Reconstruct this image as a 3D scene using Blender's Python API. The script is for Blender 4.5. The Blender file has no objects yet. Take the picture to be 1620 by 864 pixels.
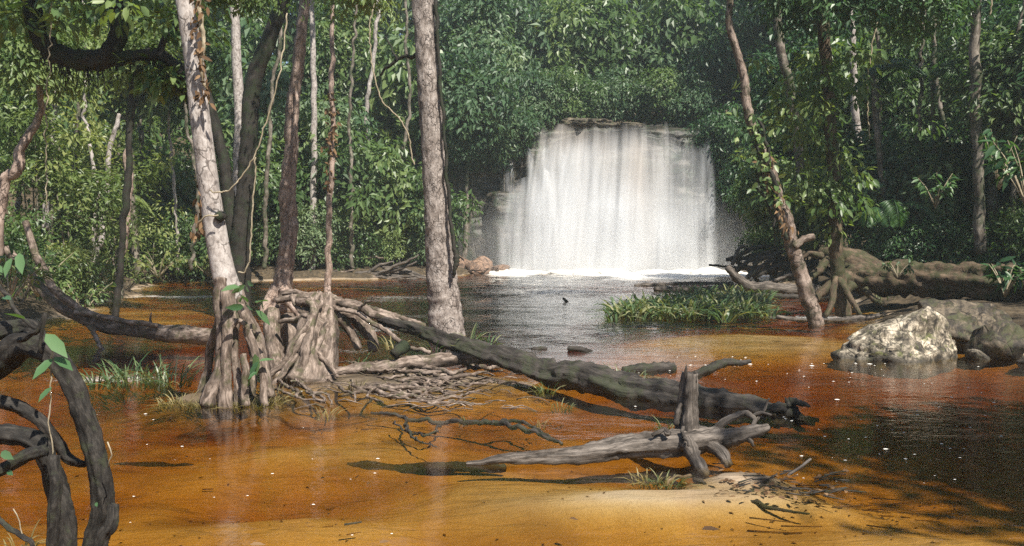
import bpy, bmesh, math
import numpy as np
from mathutils import Vector

# ------------------------------------------------------------------ camera, world, sun, exposure
sc = bpy.context.scene
col = sc.collection
FPX, CX, CY, CAM_H, HORIZON = 1350.0, 810.0, 432.0, 1.6, 370.0
PITCH = math.atan((CY - HORIZON) / FPX)
cam_d = bpy.data.cameras.new('camera')
cam_d.sensor_width = 36.0
cam_d.lens = 36.0 * FPX / 1620.0
cam_d.clip_start, cam_d.clip_end = 0.1, 500.0
cam = bpy.data.objects.new('camera', cam_d)
cam.location = (0, 0, CAM_H)
cam.rotation_euler = (math.pi / 2 - PITCH, 0, 0)
col.objects.link(cam)
sc.camera = cam

SUN_EL, SUN_AZ = math.radians(53), math.radians(146)      # azimuth clockwise from +Y: behind the camera, to the right
to_sun = Vector((math.sin(SUN_AZ) * math.cos(SUN_EL), math.cos(SUN_AZ) * math.cos(SUN_EL), math.sin(SUN_EL)))
world = bpy.data.worlds.new('World')
sc.world = world
world.use_nodes = True
wn = world.node_tree
sky = wn.nodes.new('ShaderNodeTexSky')
sky.sky_type = 'NISHITA'
sky.sun_disc = False
sky.sun_elevation = SUN_EL
sky.sun_rotation = SUN_AZ
wn.links.new(sky.outputs[0], wn.nodes['Background'].inputs['Color'])
wn.nodes['Background'].inputs['Strength'].default_value = 0.075
sun_d = bpy.data.lights.new('sun', 'SUN')
sun_d.energy = 5.0
sun_d.angle = math.radians(0.55)
sun_d.color = (1.0, 0.94, 0.84)
sun = bpy.data.objects.new('sun', sun_d)
sun.rotation_euler = (-to_sun).to_track_quat('-Z', 'Y').to_euler()
sun.location = (10, -15, 25)
col.objects.link(sun)
vs = sc.view_settings
vs.view_transform, vs.look, vs.gamma = 'Standard', 'None', 1.0
vs.exposure = 0.96
vs.use_curve_mapping = False
cy = sc.cycles
cy.max_bounces, cy.diffuse_bounces, cy.glossy_bounces = 8, 2, 2
cy.transmission_bounces, cy.transparent_max_bounces, cy.volume_bounces = 4, 16, 1
cy.caustics_reflective = cy.caustics_refractive = False
cy.sample_clamp_indirect = 3.0
cy.use_denoising = False
cy.volume_step_rate = 4.0
cy.volume_max_steps = 64

# ------------------------------------------------------------------ helpers
rng = np.random.default_rng(11)
EYE = np.array([0, 0, CAM_H])
_f = np.array([0, math.cos(PITCH), -math.sin(PITCH)])
_u = np.array([0, math.sin(PITCH), math.cos(PITCH)])
_r = np.array([1.0, 0, 0])


def P(px, py, Y):
    """the place in the world at distance Y ahead that the photograph shows at (px, py)"""
    d = _f + _r * (px - CX) / FPX - _u * (py - CY) / FPX
    return EYE + d * (Y / d[1])


def W(px, py, z=0.0):
    d = _f + _r * (px - CX) / FPX - _u * (py - CY) / FPX
    return EYE + d * ((z - CAM_H) / d[2])


def norm(a):
    return a / np.maximum(np.linalg.norm(a, axis=-1, keepdims=True), 1e-9)


def _hash(ix, iy, iz, seed):
    with np.errstate(over='ignore'):
        h = (ix.astype(np.uint32) * np.uint32(374761393) + iy.astype(np.uint32) * np.uint32(668265263)
             + iz.astype(np.uint32) * np.uint32(2147483647) + np.uint32(seed * 974711 + 13))
        h = (h ^ (h >> np.uint32(13))) * np.uint32(1274126177)
        h = (h ^ (h >> np.uint32(16))) * np.uint32(2246822519)
        h = h ^ (h >> np.uint32(15))
    return h.astype(np.float64) / 4294967295.0


def vnoise(x, y, z=0.0, seed=0):
    x, y, z = np.broadcast_arrays(np.asarray(x, float), np.asarray(y, float), np.asarray(z, float))
    fx, fy, fz = np.floor(x), np.floor(y), np.floor(z)
    ix, iy, iz = fx.astype(np.int64), fy.astype(np.int64), fz.astype(np.int64)
    tx, ty, tz = x - fx, y - fy, z - fz
    tx, ty, tz = [t * t * (3 - 2 * t) for t in (tx, ty, tz)]
    r = 0
    for a in (0, 1):
        for b in (0, 1):
            for c in (0, 1):
                w = (tx if a else 1 - tx) * (ty if b else 1 - ty) * (tz if c else 1 - tz)
                r = r + w * _hash(ix + a, iy + b, iz + c, seed)
    return r * 2 - 1


def fbm(x, y, z=0.0, seed=0, octv=4, gain=0.5):
    r, a, f = 0, 1.0, 1.0
    for o in range(octv):
        r = r + a * vnoise(np.asarray(x) * f + 17.3 * o, np.asarray(y) * f - 9.1 * o, np.asarray(z) * f + 5.7 * o, seed + o)
        a *= gain
        f *= 2.03
    return r


def sstep(a, b, x):
    t = np.clip((x - a) / (b - a), 0, 1)
    return t * t * (3 - 2 * t)


class MB:
    """collects vertices and faces of one mesh; tc = unrolled surface coordinates, var = a random number for each leaf"""

    def __init__(self):
        self.V, self.F, self.T, self.A, self.n = [], [], [], [], 0

    def add(self, V, F, tc=None, var=None):
        V = np.asarray(V, float)
        self.V.append(V)
        for f in (F if isinstance(F, list) else [F]):
            if len(f):
                self.F.append(np.asarray(f, np.int64) + self.n)
        self.T.append(V.copy() if tc is None else np.asarray(tc, float))
        self.A.append(np.full(len(V), 0.5) if var is None else np.broadcast_to(np.asarray(var, float), (len(V),)))
        self.n += len(V)
        return self

    def mesh(self, name, loc=(0, 0, 0), smooth=True):
        V = np.concatenate(self.V) - np.asarray(loc)
        m = bpy.data.meshes.new(name)
        m.vertices.add(len(V))
        m.vertices.foreach_set('co', V.astype(np.float32).ravel())
        idx = np.concatenate([f.ravel() for f in self.F])
        tot = np.concatenate([np.full(len(f), f.shape[1]) for f in self.F])
        m.loops.add(len(idx))
        m.loops.foreach_set('vertex_index', idx.astype(np.int32))
        m.polygons.add(len(tot))
        m.polygons.foreach_set('loop_start', np.concatenate([[0], np.cumsum(tot)[:-1]]).astype(np.int32))
        m.polygons.foreach_set('use_smooth', np.full(len(tot), smooth))
        t = m.attributes.new('tc', 'FLOAT_VECTOR', 'POINT')
        t.data.foreach_set('vector', np.concatenate(self.T).astype(np.float32).ravel())
        a = m.attributes.new('var', 'FLOAT', 'POINT')
        a.data.foreach_set('value', np.concatenate(self.A).astype(np.float32))
        m.update(calc_edges=True)
        return m


def obj(name, mb, mat, parent=None, smooth=True):
    loc = np.array(parent.location) if parent is not None and parent.type == 'EMPTY' else np.zeros(3)
    if parent is not None and parent.type != 'EMPTY' and 'base' in parent:
        loc = np.array(parent['base'])
    m = mb.mesh(name, loc, smooth) if isinstance(mb, MB) else mb
    m.materials.append(M[mat]) if len(m.materials) == 0 else None
    o = bpy.data.objects.new(name, m)
    col.objects.link(o)
    o['base'] = [float(v) for v in loc]
    if parent is not None:
        o.parent = parent
    return o


def tag(o, label, cat, group=None, kind=None):
    o['label'] = label
    o['category'] = cat
    if group:
        o['group'] = group
    if kind:
        o['kind'] = kind
    return o


def thing(name, label, cat, loc, group=None):
    o = bpy.data.objects.new(name, None)
    o.empty_display_size = 0.2
    col.objects.link(o)
    o.location = [float(v) for v in loc]
    return tag(o, label, cat, group)


def struct(name, mb, mat):
    o = obj(name, mb, mat)
    o['kind'] = 'structure'
    return o


def spline(pts, n):
    p = np.asarray(pts, float)
    if len(p) < 3:
        t = np.linspace(0, 1, n)[:, None]
        return p[0] * (1 - t) + p[-1] * t
    q = np.vstack([2 * p[0] - p[1], p, 2 * p[-1] - p[-2]])
    s = np.linspace(0, len(p) - 1 - 1e-6, n)
    i = s.astype(int)
    t = (s - i)[:, None]
    a, b, c, d = q[i], q[i + 1], q[i + 2], q[i + 3]
    return 0.5 * (2 * b + (c - a) * t + (2 * a - 5 * b + 4 * c - d) * t ** 2 + (3 * b - a - 3 * c + d) * t ** 3)


def tube(mb, pts, rad, seg=10, step=None, rough=0.10, freq=3.0, wob=0.0, flute=0.0, seed=None, cap='round', flat=1.0):
    """a tapering limb through pts with radii rad; rough = uneven bark, flute = ridges along it, wob = crookedness"""
    pts = np.asarray(pts, float)
    L = np.linalg.norm(np.diff(pts, axis=0), axis=1).sum()
    rad = np.atleast_1d(np.asarray(rad, float))
    if len(rad) == 1:
        rad = np.repeat(rad, 2)
    step = step or max(rad.mean() * 0.8, L / 120)
    n = int(max(4, min(260, L / step)))
    C = spline(pts, n)
    r = np.interp(np.linspace(0, 1, n), np.linspace(0, 1, len(rad)), rad)
    seed = int(rng.integers(1, 9999)) if seed is None else seed
    s = np.concatenate([[0], np.cumsum(np.linalg.norm(np.diff(C, axis=0), axis=1))])
    if wob:
        k = 1.2 / max(r.mean() * 6, 0.05)
        C = C + wob * np.stack([fbm(s * k, 3.1, 0, seed, 3), fbm(s * k, 11.7, 0, seed + 5, 3), fbm(s * k, 23.9, 0, seed + 9, 3)], 1)
    T = norm(np.gradient(C, axis=0))
    ref = np.array([0, 1.0, 0]) if abs(T[0][1]) < 0.8 else np.array([1.0, 0, 0])
    u = norm(np.cross(T[0], ref))
    U = np.zeros_like(C)
    for i in range(n):
        u = u - T[i] * u.dot(T[i])
        u = u / max(np.linalg.norm(u), 1e-9)
        U[i] = u
    B = np.cross(T, U)
    a = np.linspace(0, 2 * np.pi, seg, endpoint=False)
    ca, sa = np.cos(a)[None, :], np.sin(a)[None, :]
    rm = float(r.mean())
    off = seed * 1.37
    tx, ty, tz = ca * rm + 0 * r[:, None], sa * rm + 0 * r[:, None], s[:, None] + 0 * ca
    d = rough * fbm(tx * freq / rm, ty * freq / rm, tz * freq / rm * 0.6, seed, 3)
    if flute:
        d = d + flute * fbm(ca * 2.2 + 0 * tz, sa * 2.2 + 0 * tz, tz * 0.35 / rm * 0.3, seed + 40, 2)
    R = r[:, None] * (1 + d)
    V = C[:, None, :] + U[:, None, :] * (R * ca)[..., None] + B[:, None, :] * (R * sa * flat)[..., None]
    tcs = np.stack([tx + off, ty, tz], -1)
    i0 = np.arange(n - 1)[:, None] * seg
    j = np.arange(seg)[None, :]
    jn = (j + 1) % seg
    F = np.stack([i0 + j, i0 + jn, i0 + seg + jn, i0 + seg + j], -1).reshape(-1, 4)
    V, tcs = V.reshape(-1, 3), tcs.reshape(-1, 3)
    e = 0.45 if cap == 'round' else (-0.3 if cap == 'hollow' else 0.02)
    V = np.vstack([V, C[0] - T[0] * r[0] * e, C[-1] + T[-1] * r[-1] * e])
    tcs = np.vstack([tcs, tcs[0] + 0.01, tcs[-1] + 0.01])
    k = n * seg
    jj = np.arange(seg)
    F0 = np.stack([np.full(seg, k), (jj + 1) % seg, jj], 1)
    F1 = np.stack([np.full(seg, k + 1), (n - 1) * seg + jj, (n - 1) * seg + (jj + 1) % seg], 1)
    mb.add(V, [F, F0, F1], tcs)
    return mb


def ptube(mb, spec, Yd, rpx, **k):
    """tube through (px, py[, distance]) points; radii in photograph pixels at that distance"""
    pts, rr = [], []
    ys = [s[2] if len(s) > 2 else Yd for s in spec]
    for s, y in zip(spec, ys):
        pts.append(P(s[0], s[1], y))
    rp = np.interp(np.linspace(0, 1, len(spec)), np.linspace(0, 1, len(np.atleast_1d(rpx))), np.atleast_1d(rpx))
    rr = rp * np.array(ys) / FPX
    return tube(mb, pts, rr, **k)


def leaves(mb, C, D, N, L, Wd, var, fine=False, fold=0.3, curl=0.18):
    n = len(C)
    D = norm(D)
    S = norm(np.cross(D, N))
    N = np.cross(S, D)
    L = np.broadcast_to(L, (n,))[:, None]
    Wd = np.broadcast_to(Wd, (n,))[:, None]
    if fine:
        pr = [(0, 0, 0), (0.22, 0.40, 0.5), (0.58, 0.46, 0.4), (1, 0, 0), (0.58, -0.46, 0.4), (0.22, -0.40, 0.5), (0.5, 0, 0)]
        vs_ = [C + D * L * a + S * Wd * b + N * Wd * (c * fold - 0.0) - N * L * curl * a * a for a, b, c in pr]
        V = np.stack(vs_, 1).reshape(-1, 3)
        b = np.arange(n)[:, None] * 7
        F = [np.concatenate([b + np.array([0, 1, 2, 6]), b + np.array([0, 6, 4, 5])]), np.concatenate([b + np.array([6, 2, 3]), b + np.array([6, 3, 4])])]
        k = 7
    else:
        V = np.stack([C, C + D * L * 0.42 + S * Wd * 0.5 + N * Wd * fold * 0.5, C + D * L - N * L * curl,
                      C + D * L * 0.42 - S * Wd * 0.5 + N * Wd * fold * 0.5], 1).reshape(-1, 3)
        b = np.arange(n)[:, None] * 4
        F = np.concatenate([b + np.array([0, 1, 2]), b + np.array([0, 2, 3])])
        k = 4
    mb.add(V, F, var=np.repeat(np.broadcast_to(var, (n,)), k))
    return mb


def rdir(n, g=None):
    g = g or rng
    return norm(g.normal(size=(n, 3)))


def clumps(mb, CC, R, per, L, asp=0.45, droop=0.35, flatn=0.4, seed=1, fine=False, vbase=None, out=None):
    """leafy sprays: round each centre of CC a drooping fan of leaves"""
    g = np.random.default_rng(seed)
    n = len(CC)
    R = np.broadcast_to(R, (n,))
    vb = g.random(n) if vbase is None else vbase
    rr = np.sqrt(g.random((n, per)))
    th = g.random((n, per)) * 2 * np.pi
    o = np.stack([np.cos(th) * rr, np.sin(th) * rr, g.normal(size=(n, per)) * flatn * 0.5 - droop * rr ** 2], -1) * R[:, None, None]
    if out is not None:                       # tilt each spray towards the outside of the crown
        ax = norm(out + np.array([0, 0, 0.9]))
        t1 = norm(np.cross(ax, np.array([0.3, 0.9, 0.1])))
        t2 = np.cross(ax, t1)
        o = o[..., 0:1] * t1[:, None] + o[..., 1:2] * t2[:, None] + o[..., 2:3] * ax[:, None]
        up = np.repeat(ax[:, None], per, 1)
    else:
        up = np.broadcast_to(np.array([0, 0, 1.0]), o.shape)
    C = (CC[:, None] + o).reshape(-1, 3)
    D = norm(o) + g.normal(size=o.shape) * 0.45 - np.array([0, 0, 0.45 * droop + 0.15])
    N = up + g.normal(size=o.shape) * 0.30
    Ls = L * (0.6 + 0.7 * g.random(n * per))
    v = np.clip(np.repeat(vb, per) * 0.72 + 0.28 * g.random(n * per), 0, 1)
    return leaves(mb, C, D.reshape(-1, 3), N.reshape(-1, 3), Ls, Ls * asp, v, fine)


def crown_mesh(name, R, n, per, L, cr, asp=0.45, droop=0.35, seed=1, mat='leaf', lump=0.45, inner=0.35):
    g = np.random.default_rng(seed)
    d = rdir(n, g)
    d[:, 2] = np.where(d[:, 2] < -0.3, d[:, 2] * 0.75, d[:, 2])
    lob = 1 + lump * fbm(d[:, 0] * 1.9, d[:, 1] * 1.9, d[:, 2] * 1.9, seed, 2)
    rad = (inner + (1 - inner) * g.random(n) ** 0.6) * lob
    CC = d * rad[:, None] * np.array(R)
    mb = MB()
    vb = np.clip(0.5 + 0.5 * fbm(CC[:, 0] * 0.5, CC[:, 1] * 0.5, CC[:, 2] * 0.5, seed + 3, 2) + g.normal(size=n) * 0.12, 0, 1)
    clumps(mb, CC, cr * (0.6 + 0.8 * g.random(n)), per, L, asp, droop, 0.4, seed + 7, False, vb, d)
    # twigs that carry the sprays
    for i in range(0, n, 3):
        a = CC[i] * 0.25 + np.array([0, 0, -0.15 * R[2]])
        tube(mb, [a, (a + CC[i]) / 2 + np.array([0, 0, 0.08]), CC[i]], [0.022, 0.012, 0.006], seg=4, step=9, rough=0)
    m = mb.mesh(name, smooth=False)
    m.materials.append(M[mat])
    return m


# ------------------------------------------------------------------ materials
M = {}


def newmat(name):
    m = bpy.data.materials.new(name)
    m.use_nodes = True
    nt = m.node_tree
    for n in list(nt.nodes):
        nt.nodes.remove(n)
    out = nt.nodes.new('ShaderNodeOutputMaterial')
    M[name] = m
    return m, nt, out


class NT:
    def __init__(self, nt):
        self.nt = nt

    def node(self, t, **kw):
        n = self.nt.nodes.new(t)
        for k, v in kw.items():
            setattr(n, k, v)
        return n

    def set(self, sock, v):
        if hasattr(v, 'links') or isinstance(v, bpy.types.NodeSocket):
            self.nt.links.new(v, sock)
        else:
            sock.default_value = v

    def attr(self, name, o='Vector'):
        n = self.node('ShaderNodeAttribute')
        n.attribute_name = name
        return n.outputs[o]

    def noise(self, vec, scale, detail=4, rough=0.55, dist=0.0):
        n = self.node('ShaderNodeTexNoise')
        self.set(n.inputs['Vector'], vec)
        n.inputs['Scale'].default_value = scale
        n.inputs['Detail'].default_value = detail
        n.inputs['Roughness'].default_value = rough
        n.inputs['Distortion'].default_value = dist
        return n.outputs['Fac']

    def mapv(self, vec, scale):
        n = self.node('ShaderNodeMapping')
        self.set(n.inputs['Vector'], vec)
        n.inputs['Scale'].default_value = scale
        return n.outputs[0]

    def ramp(self, fac, stops):
        n = self.node('ShaderNodeValToRGB')
        e = n.color_ramp.elements
        while len(e) < len(stops):
            e.new(0.5)
        for i, (p, c) in enumerate(stops):
            e[i].position = p
            e[i].color = (c, c, c, 1) if isinstance(c, (int, float)) else (*c, 1)
        self.set(n.inputs[0], fac)
        return n.outputs[0]

    def mix(self, fac, a, b, mode='MIX'):
        n = self.node('ShaderNodeMix', data_type='RGBA', blend_type=mode)
        self.set(n.inputs[0], fac)
        for s, v in ((n.inputs[6], a), (n.inputs[7], b)):
            self.set(s, (*v, 1) if isinstance(v, tuple) and len(v) == 3 else v)
        return n.outputs[2]

    def math(self, op, a, b=0.0, clamp=False):
        n = self.node('ShaderNodeMath', operation=op, use_clamp=clamp)
        self.set(n.inputs[0], a)
        self.set(n.inputs[1], b)
        return n.outputs[0]

    def bump(self, h, strength=0.5, dist=0.02, normal=None):
        n = self.node('ShaderNodeBump')
        self.set(n.inputs['Height'], h)
        n.inputs['Strength'].default_value = strength
        n.inputs['Distance'].default_value = dist
        if normal is not None:
            self.set(n.inputs['Normal'], normal)
        return n.outputs[0]

    def bsdf(self, colr, rough=0.7, normal=None, spec=0.4):
        n = self.node('ShaderNodeBsdfPrincipled')
        self.set(n.inputs['Base Color'], (*colr, 1) if isinstance(colr, tuple) and len(colr) == 3 else colr)
        self.set(n.inputs['Roughness'], rough)
        n.inputs['Specular IOR Level'].default_value = spec
        if normal is not None:
            self.set(n.inputs['Normal'], normal)
        return n.outputs[0]

    def mixs(self, fac, a, b):
        n = self.node('ShaderNodeMixShader')
        self.set(n.inputs[0], fac)
        self.set(n.inputs[1], a)
        self.set(n.inputs[2], b)
        return n.outputs[0]


def bark(name, dark, mid, pale, scale=1.0, along=0.25, moss=None, moss_amt=0.0, rough=0.8, bump=0.6, blot=0.5, fib=0.5, crack=0.0):
    m, nt, out = newmat(name)
    t = NT(nt)
    tc = t.attr('tc')
    v = t.mapv(tc, (scale, scale, scale * along))
    n1 = t.noise(v, 9.0, 6, 0.65, 0.6)
    n2 = t.noise(v, 38.0, 5, 0.7)
    nb = t.noise(t.mapv(tc, (scale, scale, scale * 0.7)), 3.1, 4, 0.6, 0.8)
    c = t.ramp(n1, [(0.30, dark), (0.48, mid), (0.68, pale)])
    c = t.mix(t.ramp(nb, [(0.5 - 0.12 * blot, 0.0), (0.62, blot)]), c, pale)
    c = t.mix(t.ramp(n2, [(0.30, 0.65), (0.46, 0.0)]), c, dark)
    if moss:
        nm = t.noise(tc, 2.3 * scale, 5, 0.7)
        c = t.mix(t.ramp(nm, [(0.56 - 0.25 * moss_amt, 0.0), (0.66 - 0.2 * moss_amt, 0.85)]), c, moss)
    nf = t.noise(t.mapv(tc, (scale, scale, scale * along * 0.3)), 70.0, 4, 0.75, 0.4)      # fibres along the wood
    c = t.mix(t.ramp(nf, [(0.36, fib), (0.50, 0.0)]), c, dark)
    c = t.mix(t.ramp(nf, [(0.56, 0.0), (0.72, fib * 0.5)]), c, pale)
    h = t.math('ADD', t.math('ADD', t.math('MULTIPLY', n1, 0.5), t.math('MULTIPLY', n2, 0.3)), t.math('MULTIPLY', nf, 0.3))
    if crack:
        vo = t.node('ShaderNodeTexVoronoi', feature='DISTANCE_TO_EDGE')
        wv = t.node('ShaderNodeVectorMath', operation='ADD')
        nn = t.node('ShaderNodeTexNoise')
        nn.inputs['Scale'].default_value = 14.0
        nt.links.new(tc, nn.inputs['Vector'])
        sv = t.node('ShaderNodeVectorMath', operation='SCALE')
        nt.links.new(nn.outputs['Color'], sv.inputs[0])
        sv.inputs['Scale'].default_value = 0.07
        nt.links.new(t.mapv(tc, (1, 1, 0.6)), wv.inputs[0])
        nt.links.new(sv.outputs[0], wv.inputs[1])
        nt.links.new(wv.outputs[0], vo.inputs['Vector'])
        vo.inputs['Scale'].default_value = crack
        ck = t.ramp(vo.outputs['Distance'], [(0.015, 0.9), (0.07, 0.0)])
        pick = t.ramp(t.noise(tc, 5.0, 3, 0.6), [(0.40, 0.0), (0.55, 1.0)])
        ck = t.math('MULTIPLY', ck, pick)
        c = t.mix(ck, c, dark)
        h = t.math('SUBTRACT', h, t.math('MULTIPLY', ck, 0.4))
    nt.links.new(t.bsdf(c, rough, t.bump(h, bump, 0.035 / scale), 0.3), out.inputs[0])


bark('bark_pale', (0.09, 0.075, 0.066), (0.31, 0.27, 0.245), (0.50, 0.46, 0.43), 2.2, 0.55, blot=0.5, bump=0.45, fib=0.25, crack=9.0)
bark('bark_centre', (0.045, 0.035, 0.03), (0.23, 0.19, 0.165), (0.44, 0.39, 0.355), 1.35, 0.55, blot=0.35, bump=1.0, crack=17.0)
bark('bark_dark', (0.006, 0.005, 0.004), (0.016, 0.014, 0.011), (0.04, 0.034, 0.027), 2.0, 0.3, moss=(0.02, 0.03, 0.012), moss_amt=0.3)
bark('bark_red', (0.05, 0.033, 0.025), (0.30, 0.215, 0.17), (0.42, 0.33, 0.28), 1.6, 0.3, crack=12.0)
bark('bark_root', (0.018, 0.013, 0.010), (0.10, 0.072, 0.054), (0.36, 0.285, 0.235), 2.6, 0.3, moss=(0.06, 0.06, 0.025), moss_amt=0.15, blot=0.3, fib=0.6)
bark('bark_log', (0.007, 0.006, 0.005), (0.024, 0.020, 0.017), (0.085, 0.073, 0.062), 2.2, 0.18, moss=(0.035, 0.04, 0.02), moss_amt=0.25, bump=1.0, fib=0.8)
bark('bark_drift', (0.012, 0.010, 0.008), (0.052, 0.042, 0.034), (0.24, 0.205, 0.175), 3.0, 0.12, bump=1.0, blot=0.3, fib=0.8)
bark('bark_bank', (0.018, 0.013, 0.008), (0.07, 0.048, 0.03), (0.17, 0.12, 0.078), 2.2, 0.3, moss=(0.035, 0.042, 0.014), moss_amt=0.45, bump=1.0, fib=0.7)
bark('bark_forest', (0.03, 0.024, 0.018), (0.10, 0.08, 0.06), (0.30, 0.26, 0.22), 1.2, 0.35, moss=(0.03, 0.045, 0.015), moss_amt=0.4)
bark('bark_liana', (0.006, 0.005, 0.004), (0.014, 0.012, 0.010), (0.055, 0.048, 0.04), 6.0, 0.35, moss=(0.04, 0.045, 0.025), moss_amt=0.1, bump=0.8, blot=0.2)
bark('bark_lean', (0.025, 0.018, 0.013), (0.13, 0.092, 0.070), (0.36, 0.285, 0.24), 2.0, 0.4, moss=(0.03, 0.035, 0.014), moss_amt=0.3, crack=12.0)
bark('vine', (0.10, 0.08, 0.05), (0.24, 0.2, 0.13), (0.42, 0.36, 0.26), 5.0, 0.3)


def leafmat(name, c0, c1, c2, trans=0.35, rough=0.42, spec=0.5):
    m, nt, out = newmat(name)
    t = NT(nt)
    v = t.attr('var', 'Fac')
    oi = t.node('ShaderNodeObjectInfo')
    f = t.math('ADD', t.math('MULTIPLY', v, 0.8), t.math('MULTIPLY', oi.outputs['Random'], 0.22))
    c = t.ramp(f, [(0.08, c0), (0.5, c1), (0.95, c2)])
    b = t.bsdf(c, rough, None, spec)
    tr = t.node('ShaderNodeBsdfTranslucent')
    ct = t.mix(1.0, c, (1.5, 1.6, 0.7), 'MULTIPLY')
    nt.links.new(ct, tr.inputs['Color'])
    nt.links.new(t.mixs(trans, b, tr.outputs[0]), out.inputs[0])


leafmat('leaf', (0.028, 0.066, 0.022), (0.088, 0.150, 0.048), (0.25, 0.31, 0.115), 0.38)
leafmat('leaf_cool', (0.024, 0.060, 0.030), (0.075, 0.138, 0.064), (0.21, 0.27, 0.145), rough=0.46, spec=0.4)
leafmat('leaf_warm', (0.045, 0.088, 0.026), (0.130, 0.185, 0.055), (0.34, 0.35, 0.13), 0.4)
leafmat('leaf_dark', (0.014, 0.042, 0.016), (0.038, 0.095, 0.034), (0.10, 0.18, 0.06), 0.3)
leafmat('leaf_big', (0.035, 0.09, 0.035), (0.07, 0.15, 0.06), (0.12, 0.21, 0.09), 0.35, 0.3, 0.6)
leafmat('leaf_dry', (0.06, 0.035, 0.018), (0.14, 0.08, 0.04), (0.24, 0.15, 0.08), 0.2, 0.7, 0.2)
leafmat('grass', (0.035, 0.075, 0.028), (0.085, 0.140, 0.055), (0.28, 0.27, 0.14), 0.3, 0.4, 0.5)
leafmat('grass_dry', (0.10, 0.085, 0.035), (0.20, 0.17, 0.07), (0.32, 0.27, 0.13), 0.3, 0.6, 0.3)


def mat_bed():
    m, nt, out = newmat('bed')
    t = NT(nt)
    g = t.node('ShaderNodeNewGeometry')
    pos = g.outputs['Position']
    n1 = t.noise(pos, 1.1, 5, 0.6, 0.5)
    n2 = t.noise(pos, 60, 3, 0.6)
    n3 = t.noise(t.mapv(pos, (1.0, 2.2, 1.0)), 1.7, 6, 0.7, 1.2)
    sand = t.ramp(n1, [(0.3, (0.25, 0.178, 0.11)), (0.5, (0.36, 0.28, 0.20)), (0.7, (0.44, 0.36, 0.275))])
    sand = t.mix(t.ramp(n2, [(0.25, 0.35), (0.5, 0.0)]), sand, (0.16, 0.10, 0.06))
    silt = t.ramp(n3, [(0.50, 0.0), (0.66, 0.85)])
    att = t.attr('var', 'Fac')                       # silt and dead leaves lie in some places only
    sf = t.math('ADD', t.math('MULTIPLY', silt, t.math('MINIMUM', att, 1.0)), t.math('MAXIMUM', t.math('SUBTRACT', att, 1.0), 0.0), True)
    sand = t.mix(sf, sand, (0.075, 0.055, 0.035))
    sep = t.node('ShaderNodeSeparateXYZ')
    nt.links.new(pos, sep.inputs[0])
    hz = t.math('ADD', sep.outputs[2], t.math('MULTIPLY', t.math('SUBTRACT', n1, 0.5), 0.16))
    bank = t.ramp(t.math('ADD', hz, 0.02), [(0.02, 0.0), (0.075, 1.0)])
    n4 = t.noise(pos, 7, 6, 0.75)
    soil = t.ramp(n4, [(0.35, (0.022, 0.017, 0.011)), (0.5, (0.06, 0.045, 0.028)), (0.68, (0.13, 0.095, 0.055))])
    c = t.mix(bank, sand, soil)
    rp = t.noise(t.mapv(pos, (2.0, 9.0, 1)), 1.6, 3, 0.5, 0.8)
    h = t.math('ADD', t.math('MULTIPLY', rp, 0.7), t.math('MULTIPLY', n2, 0.15))
    nt.links.new(t.bsdf(c, 0.85, t.bump(h, 0.8, 0.045), 0.25), out.inputs[0])


mat_bed()


def mat_water():
    m, nt, out = newmat('water')
    t = NT(nt)
    g = t.node('ShaderNodeNewGeometry')
    pos = g.outputs['Position']
    foam_a = t.attr('var', 'Fac')
    w1 = t.noise(t.mapv(pos, (1.0, 1.7, 1)), 5.0, 4, 0.55, 0.6)
    w2 = t.noise(t.mapv(pos, (1.0, 1.5, 1)), 16.0, 3, 0.5, 0.3)
    h = t.math('ADD', t.math('MULTIPLY', w1, 0.75), t.math('MULTIPLY', w2, 0.25))
    bs = t.node('ShaderNodeBump')
    nt.links.new(h, bs.inputs['Height'])
    nt.links.new(t.attr('tc', 'Fac'), bs.inputs['Strength'])
    bs.inputs['Distance'].default_value = 0.06
    nrm = bs.outputs[0]
    fr = t.node('ShaderNodeFresnel')
    fr.inputs['IOR'].default_value = 1.33
    nt.links.new(nrm, fr.inputs['Normal'])
    gl = t.node('ShaderNodeBsdfGlossy')
    gl.inputs['Roughness'].default_value = 0.035
    gl.inputs['Color'].default_value = (1, 1, 1, 1)
    nt.links.new(nrm, gl.inputs['Normal'])
    tr = t.node('ShaderNodeBsdfTransparent')
    s = t.mixs(fr.outputs[0], tr.outputs[0], gl.outputs[0])
    fn = t.noise(t.mapv(pos, (1.0, 0.8, 1)), 17.0, 6, 0.8, 0.8)
    fm = t.math('MULTIPLY', t.math('SUBTRACT', t.math('ADD', fn, foam_a), 0.92), 3.0, True)
    foam = t.bsdf((0.78, 0.77, 0.74), 0.6, nrm, 0.3)
    s = t.mixs(t.math('MULTIPLY', fm, 0.85), s, foam)
    nt.links.new(s, out.inputs[0])
    va = t.node('ShaderNodeVolumeAbsorption')
    va.inputs['Color'].default_value = (0.84, 0.68, 0.18, 1)
    va.inputs['Density'].default_value = 5.0
    nt.links.new(va.outputs[0], out.inputs['Volume'])


mat_water()


def mat_falls():
    m, nt, out = newmat('falling_water')
    t = NT(nt)
    a = t.attr('var', 'Fac')
    tint = t.node('ShaderNodeSeparateXYZ')
    nt.links.new(t.attr('tc'), tint.inputs[0])
    c = t.mix(tint.outputs[0], (0.78, 0.80, 0.82), (0.64, 0.57, 0.50))
    d = t.node('ShaderNodeBsdfDiffuse')
    nt.links.new(c, d.inputs[0])
    l = t.node('ShaderNodeBsdfTranslucent')
    nt.links.new(c, l.inputs[0])
    s = t.mixs(0.4, d.outputs[0], l.outputs[0])
    tr = t.node('ShaderNodeBsdfTransparent')
    nt.links.new(t.mixs(a, tr.outputs[0], s), out.inputs[0])


mat_falls()


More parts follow.
